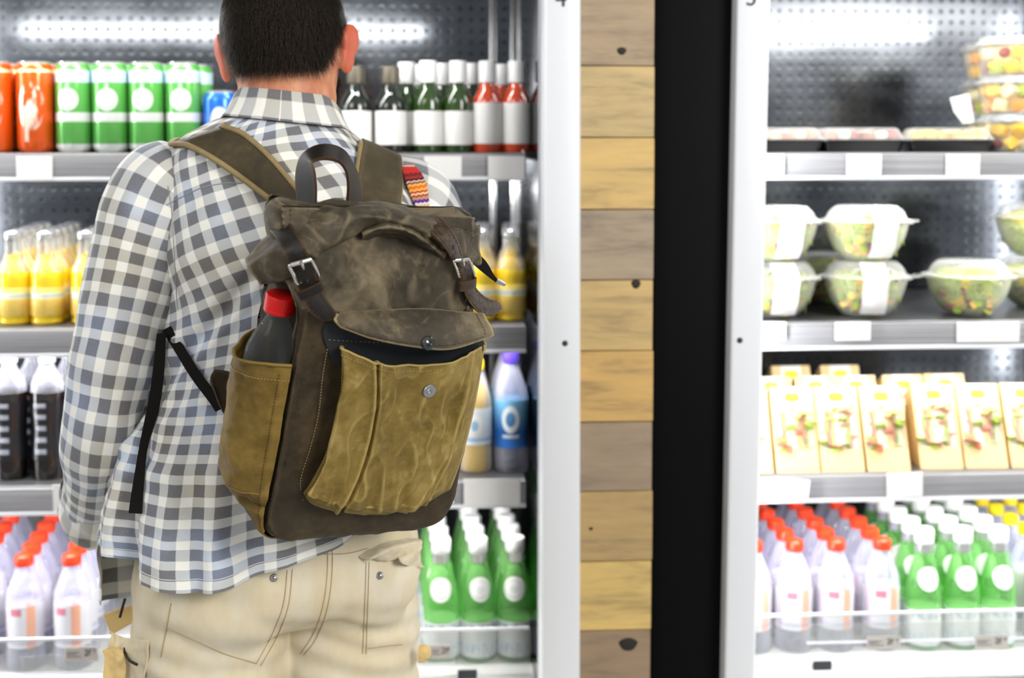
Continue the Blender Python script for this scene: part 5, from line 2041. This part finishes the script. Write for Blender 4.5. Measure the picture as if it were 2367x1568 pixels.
rollo = BP('roll_top', sheet_cam(Gr, 0.003), M['cv_top'])
# second tuck of cloth under the roll, gathered at the middle
tuck = [
    [(826, 528, -0.040), (876, 506, -0.040), (935, 508, -0.040), (990, 532, -0.040), (1040, 570, -0.040)],
    [(838, 542, -0.018), (886, 526, -0.008), (935, 532, -0.006), (982, 556, -0.006), (1030, 592, -0.010)],
    [(836, 560, -0.034), (890, 546, -0.032), (934, 554, -0.032), (976, 580, -0.032), (1022, 614, -0.034)]]
Gk = kgrid(tuck, 30, 60)
BP('tuck', sheet_cam(crumple(Gk, gnormals(Gk), 0.0025, 40), 0.003), M['cv_top'], rollo)
# loose right end of the closure and its black zip tail with a metal tip
ear = [[(1068, 560, -0.060), (1090, 545, -0.066), (1112, 520, -0.076)], [(1075, 580, -0.056), (1096, 572, -0.062), (1108, 566, -0.074)], [(1082, 594, -0.060), (1104, 610, -0.066), (1116, 616, -0.076)]]
Ge = kgrid(ear, 24, 24)
BP('closure_end', sheet_cam(crumple(Ge, gnormals(Ge), 0.003, 40), 0.003), M['cv_top'], rollo)
zt_ = [[(1062, 572, -0.050), (1090, 574, -0.058)], [(1082, 598, -0.052), (1118, 598, -0.060)], [(1108, 622, -0.056), (1130, 614, -0.060)], [(1130, 640, -0.058), (1141, 634, -0.060)], [(1144, 651, -0.059), (1150, 646, -0.060)]]
zpr = BP('zip_tail', sheet_cam(dense(np.array([[K(*a), K(*b)] for a, b in zt_]), 30, 8), 0.003), M['webbing'])
BP('zip_tip', tube([K(1146, 648, -0.059), K(1156, 653, -0.059), K(1166, 658, -0.059)], [0.0032, 0.0034, 0.0030], 10), M['snap'], zpr)


# ---- side pocket holding the bottle: olive pouch bulging from the left side
def side_pocket():
    nv, nu = 70, 80
    G = np.zeros((nv, nu, 3))
    for i in range(nv):
        v = i / (nv - 1)
        t = -0.140 + v * 0.232
        for j in range(nu):
            u = j / (nu - 1)                       # 0 at the front seam, 1 at the back
            bulge = math.sin(math.pi * min(1, u ** 0.82)) ** 0.75 * (0.020 + 0.034 * min(1, (v + 0.05) / 0.45))
            w = 0.000 - 0.128 * u
            sc_, hw_ = float(np.interp(t, SA[:, 0], SA[:, 1])), float(np.interp(t, SA[:, 0], SA[:, 2]))
            s = min(-0.128, sc_ - hw_ - 0.001) - bulge * min(1, 0.12 + v * 5) + 0.004 * u
            if v > 0.9: t2 = t + 0.010 * (0.5 - u) * (v - 0.9) / 0.1
            else: t2 = t
            p = Lp(s, t2 - 0.010 * math.sin(math.pi * u) * v, w)
            G[i, j] = p
    return G


Gsp = side_pocket()
Nsp = gnormals(Gsp)
if ((Gsp - Lp(0, 0, -0.07)) * Nsp).sum() < 0: Nsp = -Nsp
Gsp = crumple(Gsp, Nsp, 0.0036, 24, 3, 0.45, None, 2.2)
# horizontal tuck low on the pocket
for i in range(70):
    v = i / 69
    for j in range(80):
        u = j / 79
        e = math.exp(-((v - 0.17 - 0.10 * u + 0.02) / 0.022) ** 2)
        e2 = math.exp(-((v - 0.23 - 0.10 * u) / 0.035) ** 2)
        Gsp[i, j] += Nsp[i, j] * (-0.006 * e + 0.004 * e2)
spk = BP('side_pocket', sheet_cam(Gsp, 0.0025), M['cv_olive2'])


def edge_tube(name, pts, r, mat, par): return BP(name, tube(pts, r, 8, len(pts)), mat, par)


edge_tube('hem', [Gsp[69, j] + Nsp[69, j] * 0.0005 for j in range(0, 80, 4)] + [Gsp[69, 79]], 0.0022, M['cv_olive2'], spk)


def stitches(pts, par, mat, step=0.0042, dash=0.0024, r=0.00045, name='stitching'):
    """a run of separate thread dashes along a line of points, as one strip of stitching"""
    P = np.array(pts)
    L = np.concatenate([[0], np.cumsum(np.linalg.norm(np.diff(P, axis=0), axis=1))])
    parts = []
    x = 0.0
    while x + dash < L[-1]:
        a = np.array([np.interp(x, L, P[:, c]) for c in range(3)])
        b = np.array([np.interp(x + dash, L, P[:, c]) for c in range(3)])
        if np.linalg.norm(b - a) > 1e-6: parts.append(rings_vf(tube_G([a, b], r, 5, 2, ref=(0.3, 0.2, 0.9))))
        x += step
    if not parts: return None
    o = BP(name, mesh(*join(*parts)), mat, par)
    o['kind'] = 'stuff'
    return o


edge_tube('tuck_seam', [Gsp[int(round((0.15 + 0.10 * (1 - j / 79)) * 69)), j] + Nsp[10, j] * 0.0004 for j in range(2, 79, 4)], 0.0013, M['cv_olive2'], spk)
stitches([Gsp[64, j] + Nsp[64, j] * 0.0006 for j in range(80)], spk, M['thread_y'])
stitches([Gsp[i, 2] + Nsp[i, 2] * 0.0008 for i in range(2, 68)], spk, M['thread_d'])
# base panel of the side below the pocket
Gb = np.zeros((18, 40, 3))
for i, t in enumerate(np.linspace(-0.168, -0.128, 18)):
    sc_, hw_, wc_, hd_, c_ = [float(np.interp(t, SA[:, 0], SA[:, k])) for k in (1, 2, 3, 4, 5)]
    for j, u in enumerate(np.linspace(0.06, 0.94, 40)):
        cr1 = 0.7 * c_
        yy = (2 * u - 1) * hd_
        over_ = max(0, abs(yy) - (hd_ - cr1))
        ins = cr1 - math.sqrt(max(0, cr1 ** 2 - over_ ** 2))
        Gb[i, j] = Lp(sc_ - hw_ + ins - 0.0035, t, wc_ - yy)
BP('side_base', sheet_cam(Gb, 0.002), M['cv_olive2'], sack_o)

# right-hand side pocket peeping out beyond the front pocket
Grp = np.array([[Lp(0.134 + 0.030 * math.sin(math.pi * u) ** 0.8 * (0.05 + 0.95 * v), -0.11 + 0.215 * v, -0.012 - 0.11 * u) for u in np.linspace(0, 1, 36)] for v in np.linspace(0, 1, 40)])
rp_n = gnormals(Grp)
rpk = BP('side_pocket', sheet_cam(crumple(Grp, rp_n, 0.003, 26), 0.0025), M['cv_olive'])
edge_tube('hem', [Grp[39, j] for j in range(0, 36, 3)], 0.0022, M['cv_olive'], rpk)

# ---- front pocket: bellows pouch, open at the top, with a pleat
outline_l = [(786, 800), (789, 880), (778, 960), (752, 1050), (718, 1115), (700, 1140)]
outline_r = [(1119, 800), (1112, 860), (1096, 950), (1074, 1040), (1054, 1100), (1042, 1132)]
bot = [(700, 1140), (722, 1166), (770, 1182), (838, 1192), (920, 1187), (985, 1166), (1042, 1132)]
top = [(786, 800), (800, 812), (850, 830), (915, 849), (1000, 846), (1062, 828), (1119, 800)]
nu, nv = 150, 110
Lc, Rc, Bc, Tc = cr(np.array(outline_l, float), nv), cr(np.array(outline_r, float), nv), cr(np.array(bot, float), nu), cr(np.array(top, float), nu)
Gfp = np.zeros((nv, nu, 3))
for i in range(nv):            # i = 0 top
    v = i / (nv - 1)
    for j in range(nu):
        u = j / (nu - 1)
        # Coons patch in the picture of the pocket, lifted off the sack
        a = (1 - v) * Tc[j] + v * Bc[j] + (1 - u) * Lc[i] + u * Rc[i] - ((1 - u) * (1 - v) * Tc[0] + u * (1 - v) * Tc[-1] + (1 - u) * v * Bc[0] + u * v * Bc[-1])
        eu = min(1.0, u / 0.09) * min(1.0, (1 - u) / 0.12)
        ev = min(1.0, (1 - v) / 0.10)
        e = math.sin(0.5 * math.pi * max(0, min(eu, 1))) ** 0.6 * math.sin(0.5 * math.pi * ev) ** 0.6
        w = 0.002 + 0.036 * e * (0.78 + 0.22 * math.sin(math.pi * u)) - 0.010 * (1 - v) ** 3 * (1 - math.sin(math.pi * u))
        Gfp[i, j] = K(a[0], a[1], w)
Nf = gnormals(Gfp)
if ((CAM - Gfp) * Nf).sum() < 0: Nf = -Nf
inner = np.ones((nv, nu))
for j in range(nu):
    u = j / (nu - 1)
    inner[:, j] = min(1, u / 0.05, (1 - u) / 0.05)
for i in range(nv): inner[i] *= min(1, 0.15 + (1 - i / (nv - 1)) / 0.08)
Gfp = crumple(Gfp, Nf, 0.0056, 15, 3, 0.7, inner, 9.3, (1.5, 1.5, 0.55))
for i in range(nv):
    v = i / (nv - 1)
    for j in range(nu):
        u = j / (nu - 1)
        up_ = 0.392 - 0.010 * v + 0.012 * math.sin(3 * v)          # the pleat: cloth steps down into a crease
        d = u - up_
        k = -0.0080 * math.exp(-(d / 0.010) ** 2) + (0.0045 * math.exp(-((d + 0.022) / 0.020) ** 2))
        # long diagonal pulls at the right
        k += 0.0032 * math.exp(-((u - 0.86 + 0.30 * (v - 0.5)) / 0.020) ** 2) * min(1, v * 3) - 0.0030 * math.exp(-((u - 0.80 + 0.30 * (v - 0.5)) / 0.022) ** 2) * min(1, v * 3)
        k += 0.0030 * math.exp(-((u - 0.93 + 0.10 * v) / 0.014) ** 2)
        Gfp[i, j] += Nf[i, j] * k
fpk = BP('front_pocket', sheet_cam(Gfp, 0.0025), M['cv_olive'])
edge_tube('hem', [Gfp[0, j] for j in range(0, nu, 5)] + [Gfp[0, -1]], 0.0016, M['cv_olive'], fpk)
stitches([Gfp[4, j] + Nf[4, j] * 0.0006 for j in range(0, nu)], fpk, M['thread_y'])
stitches([Gfp[i, 8] + Nf[i, 8] * 0.0006 for i in range(0, nv)], fpk, M['thread_d'])
stitches([K(x, y, 0.0035) for x, y in cr(np.array([(758, 800), (746, 870), (736, 960), (716, 1040), (695, 1110), (700, 1160)], float), 60)], sack_o, M['thread_y'])
stitches([K(x, y, 0.0035) for x, y in cr(np.array([(700, 790), (694, 850), (676, 960), (650, 1080), (625, 1160)], float), 60)], sack_o, M['thread_d'])
# dark bellows lining behind the opening
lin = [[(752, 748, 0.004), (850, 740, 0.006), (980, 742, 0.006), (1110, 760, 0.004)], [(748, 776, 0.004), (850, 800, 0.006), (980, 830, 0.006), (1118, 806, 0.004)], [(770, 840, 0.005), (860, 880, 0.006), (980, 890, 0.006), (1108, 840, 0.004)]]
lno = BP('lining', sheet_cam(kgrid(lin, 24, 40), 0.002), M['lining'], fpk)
stitches([K(x, y, 0.0072) for x, y in ((760, 786), (820, 790), (880, 792), (940, 794))], lno, M['thread_y'], 0.006, 0.0025, 0.0003)

# ---- pocket flap, unbuttoned and lifting
flap = [
    [(786, 722, 0.004), (850, 717, 0.005), (940, 713, 0.006), (1030, 716, 0.006), (1116, 724, 0.004)],
    [(778, 734, 0.014), (850, 738, 0.022), (945, 746, 0.026), (1040, 746, 0.026), (1126, 742, 0.018)],
    [(776, 742, 0.022), (852, 762, 0.034), (950, 778, 0.040), (1046, 776, 0.038), (1136, 762, 0.028)],
    [(790, 757, 0.026), (862, 783, 0.038), (960, 802, 0.046), (1046, 807, 0.044), (1140, 777, 0.032)]]
Gfl = kgrid(flap, 50, 120)
Nfl = gnormals(Gfl)
if ((CAM - Gfl) * Nfl).sum() < 0: Nfl = -Nfl
Gfl = crumple(Gfl, Nfl, 0.0018, 20, 3, 0.3)
flo = BP('pocket_flap', sheet_cam(Gfl, 0.0042), M['cv_top'])
rim = [Gfl[i, 0] for i in range(10, 50, 3)] + [Gfl[49, j] for j in range(0, 120, 3)] + [Gfl[i, 119] for i in range(48, 2, -4)]
edge_tube('edge_binding', [p - PN * 0.002 for p in rim], 0.0019, M['piping'], flo)
stitches([Gfl[44, j] + Nfl[44, j] * 0.0006 for j in range(6, 114)], flo, M['thread_d'])
stitches([Gfl[i, 113] + Nfl[i, 113] * 0.0006 for i in range(4, 44)], flo, M['thread_d'])


def snap(px, py, w, r, mat, par, hole, tilt=None):
    c = K(px, py, w)
    d = Vector(tilt if tilt is not None else PN).normalized()
    q = d.to_track_quat('Z', 'Y').to_matrix()
    prof = [(r, 0.0), (r, 0.0014), (r * 0.92, 0.0024), (r * 0.46, 0.0022), (r * 0.40, 0.0030), (r * 0.26, 0.0030), (r * 0.22, 0.0008), (0.0002, 0.0008)] if hole else \
        [(r, 0.0), (r, 0.0016), (r * 0.85, 0.0028), (r * 0.5, 0.0030), (r * 0.42, 0.0022), (r * 0.15, 0.0030), (0.0002, 0.0032)]
    vs, fs = lathe_vf(prof, 28)
    return BP('snap_button', mesh([tuple(c + np.array(q @ Vector(v))) for v in vs], fs, sharp=30), mat, par)


def grid_at(G, N, px, py):
    """nearest vertex of a grid to a picture position"""
    best, bi = 1e9, None
    for i in range(0, G.shape[0]):
        q = G[i] - CAM
        z = q @ _F
        x, y = CX + FOC * (q @ _R) / z, CY - FOC * (q @ _U) / z
        d = (x - px) ** 2 + (y - py) ** 2
        j = int(np.argmin(d))
        if d[j] < best: best, bi = d[j], (i, j)
    return G[bi], N[bi]


pp, nn = grid_at(Gfp, Nf, 991, 903)
sn = snap(991, 903, 0, 0.0092, M['snap'], fpk, True, nn)
off_ = Vector(pp + nn * 0.0006 - K(991, 903, 0))
for v in sn.data.vertices: v.co += off_
pp, nn = grid_at(Gfl, Nfl, 988, 794)
sn2 = snap(988, 794, 0, 0.0090, M['gun'], flo, False, nn)
off_ = Vector(pp + nn * 0.0006 - K(988, 794, 0))
for v in sn2.data.vertices: v.co += off_


# ---- leather closing straps with roller buckles
def band_k(name, left, right, thick, mat, par=None, nr=50, nc=9, bow=0.0015):
    rows = []
    for a, b in zip(left, right):
        l, r = K(*a), K(*b)
        rows.append([l, (l + r) / 2 + PN * bow, r])
    G = dense(np.array(rows), nr, nc)
    return BP(name, sheet_cam(G, thick), mat, par), G


st1, Gs1 = band_k('closing_strap', [(668, 540, -0.110), (636, 520, -0.086), (624, 532, -0.060), (642, 556, -0.024), (656, 584, -0.002), (669, 614, 0.002), (680, 640, 0.002), (692, 672, 0.004), (704, 702, 0.012), (722, 727, 0.016), (738, 739, 0.017), (752, 743, 0.017)],
                  [(700, 525, -0.100), (668, 500, -0.078), (664, 506, -0.050), (684, 536, -0.016), (702, 566, 0.004), (718, 600, 0.008), (728, 626, 0.008), (738, 656, 0.010), (750, 684, 0.014), (770, 712, 0.018), (777, 724, 0.019), (772, 737, 0.018)], 0.0034, M['leather'])
st2, Gs2 = band_k('closing_strap', [(950, 520, -0.110), (945, 492, -0.080), (968, 512, -0.030), (1004, 545, -0.002), (1030, 574, 0.002), (1048, 602, 0.002), (1060, 626, 0.004), (1066, 650, 0.004), (1078, 684, 0.006), (1096, 712, 0.004), (1116, 728, -0.002), (1136, 733, -0.010)],
                  [(1000, 520, -0.110), (1004, 492, -0.080), (1026, 508, -0.036), (1050, 538, -0.014), (1062, 566, -0.010), (1072, 596, -0.010), (1092, 618, -0.006), (1096, 640, -0.004), (1100, 664, -0.004), (1122, 686, -0.010), (1152, 698, -0.020), (1161, 714, -0.022)], 0.0034, M['leather_b'])
# backing strap under the right tip
band_k('strap_anchor', [(1052, 640, -0.006), (1058, 672, -0.004), (1074, 704, -0.002)], [(1072, 636, -0.008), (1080, 668, -0.006), (1096, 714, -0.004)], 0.003, M['leather'], st2, 20)


def keeper(par, a, b, wid, mat):
    """small leather loop across a strap between two picture points (x, y, stand-off)"""
    A, B = K(*a), K(*b)
    d = np.array([B - A]) [0]
    up = np.cross(PN, d)
    up = up / np.linalg.norm(up) * wid / 2
    rows = []
    for s in (-1, 0, 1):
        rows.append([A - PN * 0.008 + up * s, A + PN * 0.003 + up * s, (A + B) / 2 + PN * 0.0055 + up * s, B + PN * 0.003 + up * s, B - PN * 0.008 + up * s])
    G = dense(np.array(rows), 8, 24)
    return BP('keeper_loop', sheet_cam(G, 0.0022), mat, par)


keeper(st1, (690, 684, 0.007), (744, 659, 0.013), 0.0135, M['leather'])
keeper(st2, (1062, 662, 0.004), (1099, 652, 0.000), 0.0125, M['leather_b'])


def buckle(par, a, b, c, d, prong0, prong1, w):
    """roller a-b on top, side bars a-c and b-d, prong"""
    P = lambda q, o=0.0: K(q[0], q[1], w + o)
    o1 = BP('roller_buckle', tube([P(a, 0.006), P(((a[0] + b[0]) / 2, (a[1] + b[1]) / 2), 0.0065), P(b, 0.006)], 0.0030, 12), M['nickel'], par)
    fr = [P(b, 0.003), P((b[0] + 3, b[1] + 3), 0.003), P(((b[0] + d[0]) / 2 + 2, (b[1] + d[1]) / 2), 0.003), P(d, 0.001), P((d[0] * 0.8 + c[0] * 0.2, d[1] * 0.8 + c[1] * 0.2), -0.003),
          P(((c[0] + d[0]) / 2, (c[1] + d[1]) / 2), -0.004), P((c[0] * 0.8 + d[0] * 0.2, c[1] * 0.8 + d[1] * 0.2), -0.003), P(c, 0.002), P(((a[0] + c[0]) / 2 - 2, (a[1] + c[1]) / 2), 0.004), P((a[0] - 3, a[1] + 4), 0.004), P(a, 0.003)]
    BP('buckle_frame', tube(fr, 0.0019, 10), M['nickel'], par)
    BP('buckle_prong', tube([P(prong0, 0.0095), P(((prong0[0] + prong1[0]) / 2, (prong0[1] + prong1[1]) / 2), 0.0105), P(prong1, 0.008)], [0.0022, 0.0020, 0.0017], 10), M['nickel'], par)


buckle(st1, (672, 613), (718, 600), (688, 657), (737, 640), (696, 604), (702, 621), 0.006)
buckle(st2, (1052, 602), (1082, 599), (1062, 642), (1096, 636), (1070, 598), (1072, 613), 0.000)
# punched holes, thread on the straps
for (px, py), par, G, nxt in (((685, 588), st1, Gs1, 1), ((713, 652), st1, Gs1, 1), ((1049, 573), st2, Gs2, 1), ((1086, 638), st2, Gs2, 1)):
    N_ = gnormals(G)
    if ((CAM - G) * N_).sum() < 0: N_ = -N_
    pp, nn = grid_at(G, N_, px, py)
    BP('strap_hole', mesh(*blob(pp, 0.0013, 0.0012, 0.0034)), M['lining'], par)
for G, par in ((Gs1, st1), (Gs2, st2)):
    N_ = gnormals(G)
    if ((CAM - G) * N_).sum() < 0: N_ = -N_
    for c_ in (1, 7): stitches([G[i, c_] + N_[i, c_] * 0.0005 for i in range(8, 44)], par, M['thread_d'], 0.0045, 0.0026, 0.0004)

# ---- grab handle
hd_out = [(688, 486, -0.123), (683, 440, -0.126), (683, 396, -0.128), (696, 358, -0.130), (728, 336, -0.132), (764, 333, -0.133), (796, 346, -0.133), (818, 378, -0.132), (834, 420, -0.130), (840, 486, -0.126)]
hd_in = [(726, 486, -0.090), (728, 440, -0.088), (724, 400, -0.088), (718, 376, -0.092), (738, 366, -0.094), (764, 366, -0.095), (788, 374, -0.094), (804, 398, -0.092), (808, 436, -0.092), (804, 486, -0.094)]
band_k('grab_handle', hd_out, hd_in, 0.0036, M['leather'], None, 80, 9, 0.0)
Gh_ = None

# ---- shoulder straps over the shirt
on_b = caster(shirt.data, *[c.data for c in shirt.children if c.name.startswith('sleeve')])


def shoulder(name, left, right, tails, thick=0.006):
    rows = []
    for a, b in zip(left, right):
        l, r = on_b(a[0], a[1], a[2]), on_b(b[0], b[1], b[2])
        m_ = on_b((a[0] + b[0]) / 2, (a[1] + b[1]) / 2, (a[2] + b[2]) / 2)
        rows.append([l, m_, r])
    for (a, b) in tails: rows.append([np.array(a), (np.array(a) + np.array(b)) / 2, np.array(b)])
    G = dense(np.array(rows), 90, 15)
    o = BP(name, sheet_cam(G, thick), M['strap_cv'])
    for c_ in (0, 14):
        BP('piping', tube([G[i, c_] for i in range(0, 90, 3)] + [G[89, c_]], 0.0042, 8), M['piping'], o)
    N_ = gnormals(G)
    if ((CAM - G) * N_).sum() < 0: N_ = -N_
    for c_ in (1, 13): stitches([G[i, c_] + N_[i, c_] * 0.0006 for i in range(90)], o, M['thread_d'], 0.005, 0.003)
    return o, G


def over(p, dx, dy, dz): return np.array(p) + np.array([dx, dy, dz])


lt, rt = on_b(404, 338, 0.008), on_b(519, 299, 0.008)
shoulder('shoulder_strap', [(690, 540, 0.030), (660, 497, 0.020), (590, 440, 0.012), (510, 378, 0.010), (440, 341, 0.008), (404, 338, 0.008)],
         [(735, 520, 0.034), (712, 480, 0.026), (690, 450, 0.014), (622, 366, 0.010), (562, 314, 0.008), (519, 299, 0.008)],
         [(over(lt, 0.006, 0.045, 0.004), over(rt, 0.004, 0.045, 0.000)), (over(lt, 0.015, 0.095, -0.03), over(rt, 0.010, 0.10, -0.035)), (over(lt, 0.02, 0.125, -0.11), over(rt, 0.02, 0.14, -0.12)),
          (over(lt, 0.0, 0.13, -0.22), over(rt, 0.0, 0.16, -0.24)), (over(lt, -0.02, 0.06, -0.30), over(rt, -0.06, 0.10, -0.32))])
lt, rt = on_b(829, 338, 0.008), on_b(922, 376, 0.008)
shoulder('shoulder_strap', [(800, 530, 0.040), (814, 480, 0.026), (820, 420, 0.012), (826, 372, 0.008), (829, 338, 0.008)],
         [(880, 540, 0.040), (905, 490, 0.026), (917, 440, 0.012), (923, 405, 0.008), (922, 376, 0.008)],
         [(over(lt, -0.004, 0.05, -0.002), over(rt, -0.006, 0.05, -0.004)), (over(lt, -0.008, 0.10, -0.04), over(rt, -0.016, 0.10, -0.045)), (over(lt, -0.02, 0.135, -0.13), over(rt, -0.02, 0.13, -0.13)),
          (over(lt, -0.02, 0.14, -0.25), over(rt, 0.0, 0.13, -0.25))])

# ---- webbing from the armpit back to the pack, its loose tail, and the leather tab
def web(left, right, name='webbing_strap', offs=None, thick=0.0022, mat='webbing', par=None):
    rows = []
    for k, (a, b) in enumerate(zip(left, right)):
        o = (offs[k] if offs else 0.006)
        l, r = on_b(a[0], a[1], o), on_b(b[0], b[1], o)
        rows.append([l, (l + r) / 2, r])
    G = dense(np.array(rows), 50, 7)
    return BP(name, sheet_cam(G, thick), M[mat], par)


web([(379, 765), (412, 815), (452, 875), (486, 925), (502, 950)], [(396, 756), (432, 803), (472, 862), (506, 910), (524, 938)], offs=[0.004, 0.012, 0.016, 0.022, 0.030])
tailL = [(362, 772, 1.842), (350, 880, 1.832), (336, 960, 1.826), (322, 1030, 1.828), (310, 1100, 1.826), (302, 1150, 1.826), (297, 1186, 1.826)]
tailR = [(384, 768, 1.838), (378, 870, 1.836), (366, 950, 1.833), (342, 1030, 1.830), (334, 1100, 1.828), (330, 1150, 1.828), (328, 1188, 1.828)]
tr_ = []
for a, b in zip(tailL, tailR):
    yy = min(a[2], *[float(on_b(a[0] + (b[0] - a[0]) * k, a[1] + (b[1] - a[1]) * k, 0.0)[1]) - 0.007 for k in (0.0, 0.5, 1.0)])
    l, r = at(a[0], a[1], yy), at(b[0], b[1], yy)
    tr_.append([l, (l + r) / 2, r])
G = dense(np.array(tr_), 60, 7)
tw_ = BP('loose_webbing', sheet_cam(G, 0.0025), M['webbing'])
BP('webbing_end', sheet_cam(G[52:60] + (CAM - G[56, 3]) / np.linalg.norm(CAM - G[56, 3]) * 0.0026, 0.0025), M['webbing'], tw_)
tab = dense(np.array([[Lp(-0.126, 0.002, -0.140), Lp(-0.128, -0.030, -0.138), Lp(-0.126, -0.066, -0.136)], [Lp(-0.152, 0.012, -0.150), Lp(-0.158, -0.022, -0.148), Lp(-0.150, -0.050, -0.142)], [Lp(-0.172, 0.014, -0.155), Lp(-0.176, 0.004, -0.154), Lp(-0.172, -0.008, -0.150)]]), 16, 16)
BP('strap_tab', sheet_cam(tab, 0.003), M['cv_body'])

# ---- woven strap of a second bag over the right shoulder
def woven_mat():
    g = G_('woven_band')
    c = g.sep(g.coord('UV'))
    st = [(0.0, (214, 178, 110)), (0.05, (178, 54, 36)), (0.13, (196, 30, 28)), (0.24, (110, 16, 24)), (0.32, (160, 30, 34)), (0.38, (46, 16, 24)), (0.43, (214, 170, 160)), (0.47, (120, 70, 50)), (0.51, (236, 176, 70)),
          (0.56, (226, 110, 40)), (0.63, (240, 176, 60)), (0.68, (190, 70, 40)), (0.73, (238, 200, 150)), (0.77, (170, 70, 40)), (0.82, (200, 140, 110)), (0.88, (90, 44, 140)), (0.95, (226, 214, 230))]
    v = g.math('DIVIDE', c[1], 0.068)
    nd = g.n('ShaderNodeValToRGB')
    nd.color_ramp.interpolation = 'CONSTANT'
    e = nd.color_ramp.elements
    while len(e) < len(st): e.new(0.5)
    for i, (p, q) in enumerate(st):
        e[i].position = p
        e[i].color = (*sr(*q), 1)
    zig = g.math('MULTIPLY', g.math('PINGPONG', g.math('MULTIPLY', c[0], 160.0), 0.5), 0.05)
    g.put(nd.inputs[0], g.math('FRACT', g.math('ADD', v, zig)))
    g.set(color=nd.outputs[0], rough=0.8)
    g.bump(g.noise(1400, 2, 0.6, g.coord('UV')), 0.3, 0.0006)
    return g.mat


on_all = on_b
wl, wr = [(928, 388), (934, 412), (944, 440), (954, 466), (963, 494), (975, 540)], [(957, 388), (974, 408), (984, 434), (989, 462), (990, 494), (996, 540)]
rows = [[on_all(*a, 0.006), on_all((a[0] + b[0]) / 2, (a[1] + b[1]) / 2, 0.006), on_all(*b, 0.006)] for a, b in zip(wl, wr)]
first = rows[0]
rows = [[p + np.array([0.0, 0.10, -0.035]) for p in first], [p + np.array([0.0, 0.05, 0.002]) for p in first]] + rows
Gw = dense(np.array(rows), 70, 9)
uvw = grid_uv(Gw)
k0 = int(70 * 2 / 7)
uvw[..., 1] -= uvw[k0, 0, 1]
wv = mk('woven_strap', sheet_cam(Gw, 0.0022, uvw), woven_mat())
tag(wv, 'colourful striped woven strap over the right shoulder beside the backpack strap', 'strap')

# ---- water bottle in the side pocket
M['pet_fg'] = clear('bottle_plastic', (0.86, 0.88, 0.87), (0.34, 0.36, 0.36), 0.05, 0.03, 0.36)
M['cap_fg'] = G_('bottle_cap').set(color=sr(222, 14, 10), rough=0.38, sss=0.0).mat
q_ = Matrix((tuple(E1), tuple(np.cross(E3, E1)), tuple(E3))).transposed()
base = Lp(B_S, -0.060, B_W)
wb = tag(empty('water_bottle', tuple(base)), 'clear plastic water bottle with red cap in the backpack\'s side pocket', 'bottle')
bp = [(0.024, 0.0), (0.031, 0.004), (0.032, 0.02), (0.0315, 0.06), (0.0325, 0.10), (0.0325, 0.145), (0.0312, 0.156), (0.0255, 0.174), (0.0165, 0.193), (0.0132, 0.200), (0.0130, 0.206)]
bp = smooth_prof(bp, 6)


def wbm(prof, n=40, sharp=40):
    v, f = lathe_vf(prof, n)
    return mesh([tuple(base + np.array(q_ @ Vector(p))) for p in v], f, sharp=sharp)


mk('bottle', wbm(bp, 48, 60), M['pet_fg'], wb, world=True)
mk('neck_ring', wbm([(0.0130, 0.2035), (0.0178, 0.2040), (0.0178, 0.2056), (0.0130, 0.2060)]), M['pet_fg'], wb, world=True)
capv, capf = lathe_vf([(0.0188, 0.2064), (0.0194, 0.2070), (0.0194, 0.2105), (0.0190, 0.2110), (0.0194, 0.2115), (0.0196, 0.2265), (0.0188, 0.2288), (0.0164, 0.2298), (0.0002, 0.2300)], 90)
capv2 = []
for i, p in enumerate(capv):
    ring, k = divmod(i, 90)
    s_ = 1 + (0.018 if (k % 3 == 0 and ring in (4, 5)) else 0)
    capv2.append(tuple(base + np.array(q_ @ Vector((p[0] * s_, p[1] * s_, p[2])))))
mk('cap', mesh(capv2, capf, sharp=35), M['cap_fg'], wb, world=True)
